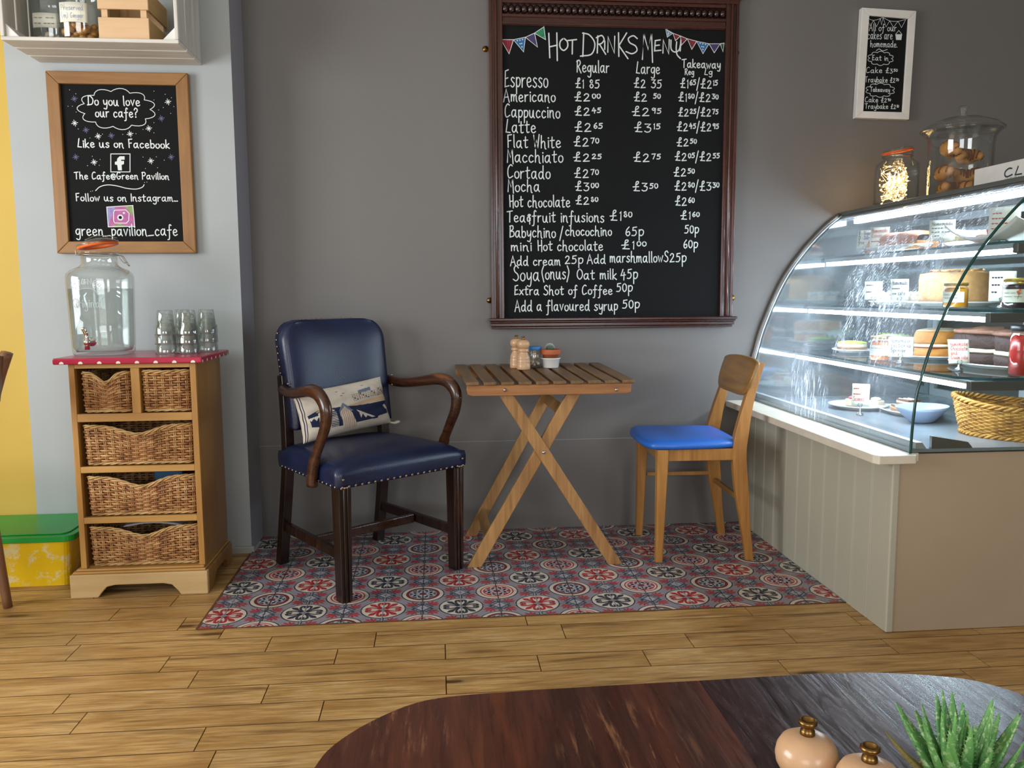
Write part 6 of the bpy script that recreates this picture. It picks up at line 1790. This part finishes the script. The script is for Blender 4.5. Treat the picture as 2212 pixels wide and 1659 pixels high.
def oval_basket():
    t = thing('bread_basket', 'golden oval wicker basket on the deck at the right edge', 'basket', (1.885, 2.478, SD), R(-37))
    A, B_, Hh = .195, .15, .112
    rnd = random.Random(3)
    ns, ps, rows = 54, 4, 15
    def pt(a, z): f = .86 + .14 * (z / Hh) ** .7; return Vector((A * f * math.cos(a), B_ * f * math.sin(a), z))
    def rim(a): return Hh + .012 * math.cos(2 * a)
    m = MB()
    for i in range(rows):
        path = []
        for j in range(ns * ps):
            a = 2 * PI * j / (ns * ps); z = .01 + (rim(a) - .02) * (i + .5) / rows
            p = pt(a, z); n = Vector((math.cos(a), math.sin(a), 0)); p += n * (.003 * math.cos(PI * j / ps + (i % 2) * PI)); path.append(p)
        m.tube(path, .0036, 5, closed=True)
    m.build('woven_sides', M['wicker_gold'], t)
    m = MB()
    for j in range(ns):
        a = 2 * PI * j / ns; m.tube([pt(a, .004), pt(a, Hh * .5), pt(a, rim(a) - .002)], .0024, 4)
    m.build('stakes', M['wicker_gold'], t)
    m = MB()
    for z_, rd in ((None, .0048), (.006, .005)):
        for ph in range(3):
            path = []
            for j in range(324):
                a = 2 * PI * j / 324; b_ = 2 * PI * j / 18 + ph * 2 * PI / 3; p = pt(a, rim(a) if z_ is None else z_)
                n = Vector((math.cos(a), math.sin(a), 0)); path.append(p + n * (.0055 * math.cos(b_)) + Vector((0, 0, .0055 * math.sin(b_))))
            m.tube(path, rd, 5, closed=True)
    m.build('braided_rim', M['wicker_gold'], t)
    MB().lathe([(0, .004), (.84, .004), (.84, .009), (0, .009)], 30).build('base', M['wicker_gold'], t).scale = (A, B_, 1)
oval_basket()

# ---------------------------------------------------------------- on top of the case
TOPZ = 1.3885
def fairy_jar():
    loc = (1.895, 3.30, TOPZ)
    def nothing(t): pass
    t = kilner('storage_jar', 'clip-top jar of glowing fairy lights on top of the cake display', loc, .079, .225, .052, nothing)
    lid_parts = [o for o in t.children if o.name.split('.')[0] in ('rubber_seal', 'glass_lid')]
    for o in lid_parts: o.rotation_euler = (0, R(-9), 0); o.location = (.034, 0, .004)
    s = thing('fairy_lights', 'tangled string of warm fairy lights inside the jar on the display', 'fairy lights', (loc[0], loc[1], loc[2] + .006))
    rnd = random.Random(21); pts = []
    for k in range(70):
        a = k * 2.1 + rnd.uniform(-.4, .4); q = .066 * math.sqrt(rnd.uniform(.06, 1)); z = .008 + .138 * rnd.random()
        pts.append((q * math.cos(a), q * math.sin(a), z))
    sp = cr_spline(pts, 6)
    MB().tube(sp, .0012, 5).build('cable', plain('clear_cable', '#e6d8c4', .3), s)
    b0 = None
    for k in range(98):
        p = sp[(k * 17 + 3) % len(sp)]
        if b0 is None: b0 = MB().ball((0, 0, 0), (.0023, .0023, .004), 8, 6).build('bulb', M['fairy'], s, loc=p)
        else: dup_part(b0, s, p, (rnd.uniform(0, 3), rnd.uniform(0, 3), 0))
fairy_jar()
def cookie_jar():
    loc = Vector((1.985, 3.02, TOPZ))
    t = thing('cookie_jar', 'large lidded glass jar of pastries on top of the cake display', 'jar', loc)
    w = .005
    o = [(0, 0), (.108, 0), (.116, .004), (.112, .012), (.112, .2), (.116, .225), (.133, .246), (.136, .25)]
    i = [(.131, .251), (.111, .226), (.107, .2), (.107, .014), (.1, .009), (0, .009)]
    MB().lathe(o + i, 48).build('glass_body', M['jar_glass'], t)
    L = [(0, .258), (.1, .256), (.104, .2515), (.143, .2515), (.145, .256), (.12, .276), (.07, .296), (.02, .303), (.013, .308), (.014, .318), (.021, .328), (.021, .336), (.012, .342), (0, .343)]
    MB().lathe(L, 48).build('glass_lid', M['jar_glass'], t)
    rnd = random.Random(5)
    where = ['at the bottom left', 'at the bottom right', 'at the bottom back', 'in the middle left', 'in the middle right', 'at the top left, on end', 'at the top right']
    P = [((-.036, -.030, .036), 20, 0), ((.040, -.026, .037), 130, 0), ((.0, .034, .037), 80, 0), ((-.034, .0, .092), 60, 12), ((.036, .008, .095), -20, -10), ((-.036, -.01, .160), 75, 60), ((.036, -.012, .152), 10, 20)]
    for (p, rz, tl), wh in zip(P, where):
        c = thing('pastry', 'golden brown pastry %s of the glass jar' % wh, 'pastry', loc + Vector(p), R(rz), 'pastries in the glass jar')
        c.rotation_euler = (R(tl), 0, R(rz))
        m = MB(); path = [(.044 * math.cos(a), .044 * math.sin(a) - .012, .005 * math.sin(3 * a)) for a in [R(10 + 160 * k / 14) for k in range(15)]]
        m.tube(path, [.011 + .017 * math.sin(PI * k / 14) for k in range(15)], 12); m.build('crust', M['pastry'], c)
        m = MB()
        for k in range(2, 13, 2):
            a = R(10 + 160 * k / 14); rr_ = .0115 + .017 * math.sin(PI * k / 14)
            m.tube([(.044 * math.cos(a) + rr_ * math.cos(b_) * math.cos(a), .044 * math.sin(a) - .012 + rr_ * math.cos(b_) * math.sin(a), rr_ * math.sin(b_) + .005 * math.sin(3 * a)) for b_ in [PI * (j - 1) / 8 for j in range(11)]], .003, 5)
        m.build('baked_ridges', M['pastry_dark'], c)
cookie_jar()
def tea_box():
    x, y0, y1, z = 1.905, 2.20, 2.815, TOPZ
    o = (x + .07, 2.5, z)
    t = thing('tea_box', 'white tea box with its dark printed name, beside the pastry jar', 'box', o)
    m = MB().box(x, x + .004, y0 + .1, y1, z, z + .078); m.box(x + .004, x + .16, y1 - .004, y1, z, z + .078); m.box(x + .004, x + .16, y0 + .1, y0 + .104, z, z + .078); m.box(x + .156, x + .16, y0 + .104, y1 - .004, z, z + .078); m.box(x + .004, x + .156, y0 + .104, y1 - .004, z, z + .004)
    rel(m, o).build('tray', M['white_paint'], t)
    k = Ink(0)
    k.text('CLIPPER', 0, .30, .030, .026, .0052, jit=0)
    q = k.build('printed_name', M['ink_dark'], t); q.rotation_euler = (0, 0, R(-90)); q.location = (x - .0008 - o[0], 2.66 - o[1], 0)
    k = Ink(0); k.text('NATURAL, FAIR & DELICIOUS', 0, .26, .016, .009, .0015, jit=0)
    q = k.build('printed_strapline', M['ink_green'], t); q.rotation_euler = (0, 0, R(-90)); q.location = (x - .0008 - o[0], 2.655 - o[1], 0)
tea_box()

# ---------------------------------------------------------------- low table in the foreground
def low_table():
    zt = .50
    o = Vector((.32, .62, 0))
    t = thing('low_table', 'worn dark oak D-ended low table in the foreground', 'table', o)
    pts = [(-.149, .914), (-.133, .96), (-.093, 1.011), (-.035, 1.055), (.028, 1.069), (.12, 1.073), (.22, 1.076), (.37, 1.0775), (.524, 1.080), (.625, 1.074), (.717, 1.050), (.757, 1.025), (.79, .975), (.81, .90), (.812, .80), (.79, .66), (.72, .53), (.60, .45), (.44, .42), (.25, .41), (.06, .425), (-.06, .48), (-.135, .60), (-.165, .74), (-.162, .84)]
    sp = [(v.x, v.y) for v in cr_spline([(a, c, 0) for a, c in pts], 4, closed=True)]
    xs = .360
    left = [p for p in sp if p[0] < xs - .002]; right = [p for p in sp if p[0] > xs + .002]
    def order(L, cx, cy): return sorted(L, key=lambda p: math.atan2(p[1] - cy, p[0] - cx))
    left = order(left + [(xs - .0002, 1.0774), (xs - .0002, .4155)], .1, .75); right = order(right + [(xs + .0002, 1.0774), (xs + .0002, .4155)], .58, .75)
    for L, nm, mt in ((left, 'tabletop', 'fg_table'), (right, 'end_leaf', 'fg_leaf')):
        MB().prism(L, lambda a, c, d: (a - o.x, c - o.y, zt - .02 + d), .02).build(nm, M[mt], t)
    k = len(sp)
    ap = [(.32 + (x - .32) * .86, .74 + (y - .74) * .82) for x, y in sp]
    m = MB().prism(ap, lambda a, c, d: (a - o.x, c - o.y, zt - .085 + d), .064); m.build('apron', M['dark_wood'], t)
    for x, y in ((.0, .92), (.66, .92), (.0, .55), (.66, .55)):
        MB().lathe([(0, 0), (.014, 0), (.017, .02), (.022, .12), (.026, .3), (.03, .36), (.022, .37), (.03, .38), (.03, zt - .0855), (0, zt - .0855)], 16).build('leg', M['dark_wood'], t, loc=(x - o.x, y - o.y, 0.0005))
low_table()
G8 = 'pepper mills on the low table'
fm = pepper_mill((.339, .700, .5003), 'left of the two large beech pepper mills on the low table', G8, 1.135)
dup(fm, (.3735, .652, .5003), R(40), 'right of the two large beech pepper mills on the low table, by the aloe')

def aloe():
    loc = Vector((.512, .722, .5003))
    t = thing('aloe_plant', 'spiky speckled green aloe in a terracotta pot on the low table', 'potted plant', loc)
    MB().lathe([(0, 0), (.03, 0), (.038, .04), (.043, .042), (.045, .046), (.045, .060), (.042, .062), (.0395, .060), (.038, .05), (0, .05)], 40).build('pot', M['terracotta'], t)
    MB().shell([(.0452, .044), (.0475, .046), (.0475, .0575), (.0452, .0585)], 40).build('pot_band', M['black_lid'], t)
    MB().lathe([(0, .0505), (.0378, .0505), (.0378, .052), (0, .0545)], 24).build('soil', M['soil'], t)
    rnd = random.Random(17)
    n = 34
    for k in range(n):
        az = k * 2.39996 + rnd.uniform(-.25, .25)
        f = k / n
        el0 = R(84 - 58 * f) + rnd.uniform(-.08, .08); L = .066 + .03 * (1 - abs(f - .45)) * rnd.uniform(.55, 1.0); wd = .0074 + .002 * rnd.random() + .002 * f
        bx = .004 + .016 * f
        p = Vector((bx * math.cos(az), bx * math.sin(az), .052)); el = el0; path = [p.copy()]; N = 9
        sd = Vector((-math.sin(az), math.cos(az), 0))
        sway = rnd.uniform(-.05, .05)
        for i in range(N):
            d = Vector((math.cos(az) * math.cos(el), math.sin(az) * math.cos(el), math.sin(el))) + sd * sway
            p = p + d * (L / N); path.append(p.copy()); el += (.035 if f < .5 else .05) * rnd.uniform(.3, 1.2)
        vs, fs = [], []
        for i, q in enumerate(path):
            t_ = i / N; w_ = wd * (1 - t_ ** 1.6) + .0004
            tg = (path[min(i + 1, N)] - path[max(i - 1, 0)]).normalized(); up = tg.cross(sd).normalized()
            if up.z < 0: up = -up
            for a, c in ((1, .12), (.55, .38), (0, .18), (-.55, .38), (-1, .12), (-.5, -.42), (.5, -.42)): vs.append(q + sd * (a * w_) + up * (c * w_))
        for i in range(N):
            for j in range(7): fs.append((i * 7 + j, i * 7 + (j + 1) % 7, (i + 1) * 7 + (j + 1) % 7, (i + 1) * 7 + j))
        m = MB().add(vs, fs, 0, True)
        for i in range(1, N):
            for sg in (1, -1):
                for h in (0, .5):
                    q = path[i].lerp(path[min(i + 1, N)], h); w_ = wd * (1 - ((i + h) / N) ** 1.6)
                    tip = q + sd * (sg * (w_ + .0018)) + (path[min(i + 1, N)] - path[i]).normalized() * .0014
                    b0 = q + sd * (sg * w_ * .9)
                    dv = (path[min(i + 1, N)] - path[i]).normalized() * .0012
                    m.add([b0 - dv, b0 + dv, tip, b0 + Vector((0, 0, .001))], [(0, 1, 2), (1, 3, 2), (3, 0, 2)])
        for i in range(2, N - 1):
            for _ in range(3):
                a = rnd.uniform(-.7, .7); w_ = wd * (1 - (i / N) ** 1.6)
                m.ball(path[i] + sd * (a * w_) + Vector((0, 0, w_ * .3)), .0009, 5, 4)
        dry = f > .8 and k % 3 == 0
        m.build('leaf', M['aloe_dry' if dry else 'aloe'], t)
aloe()
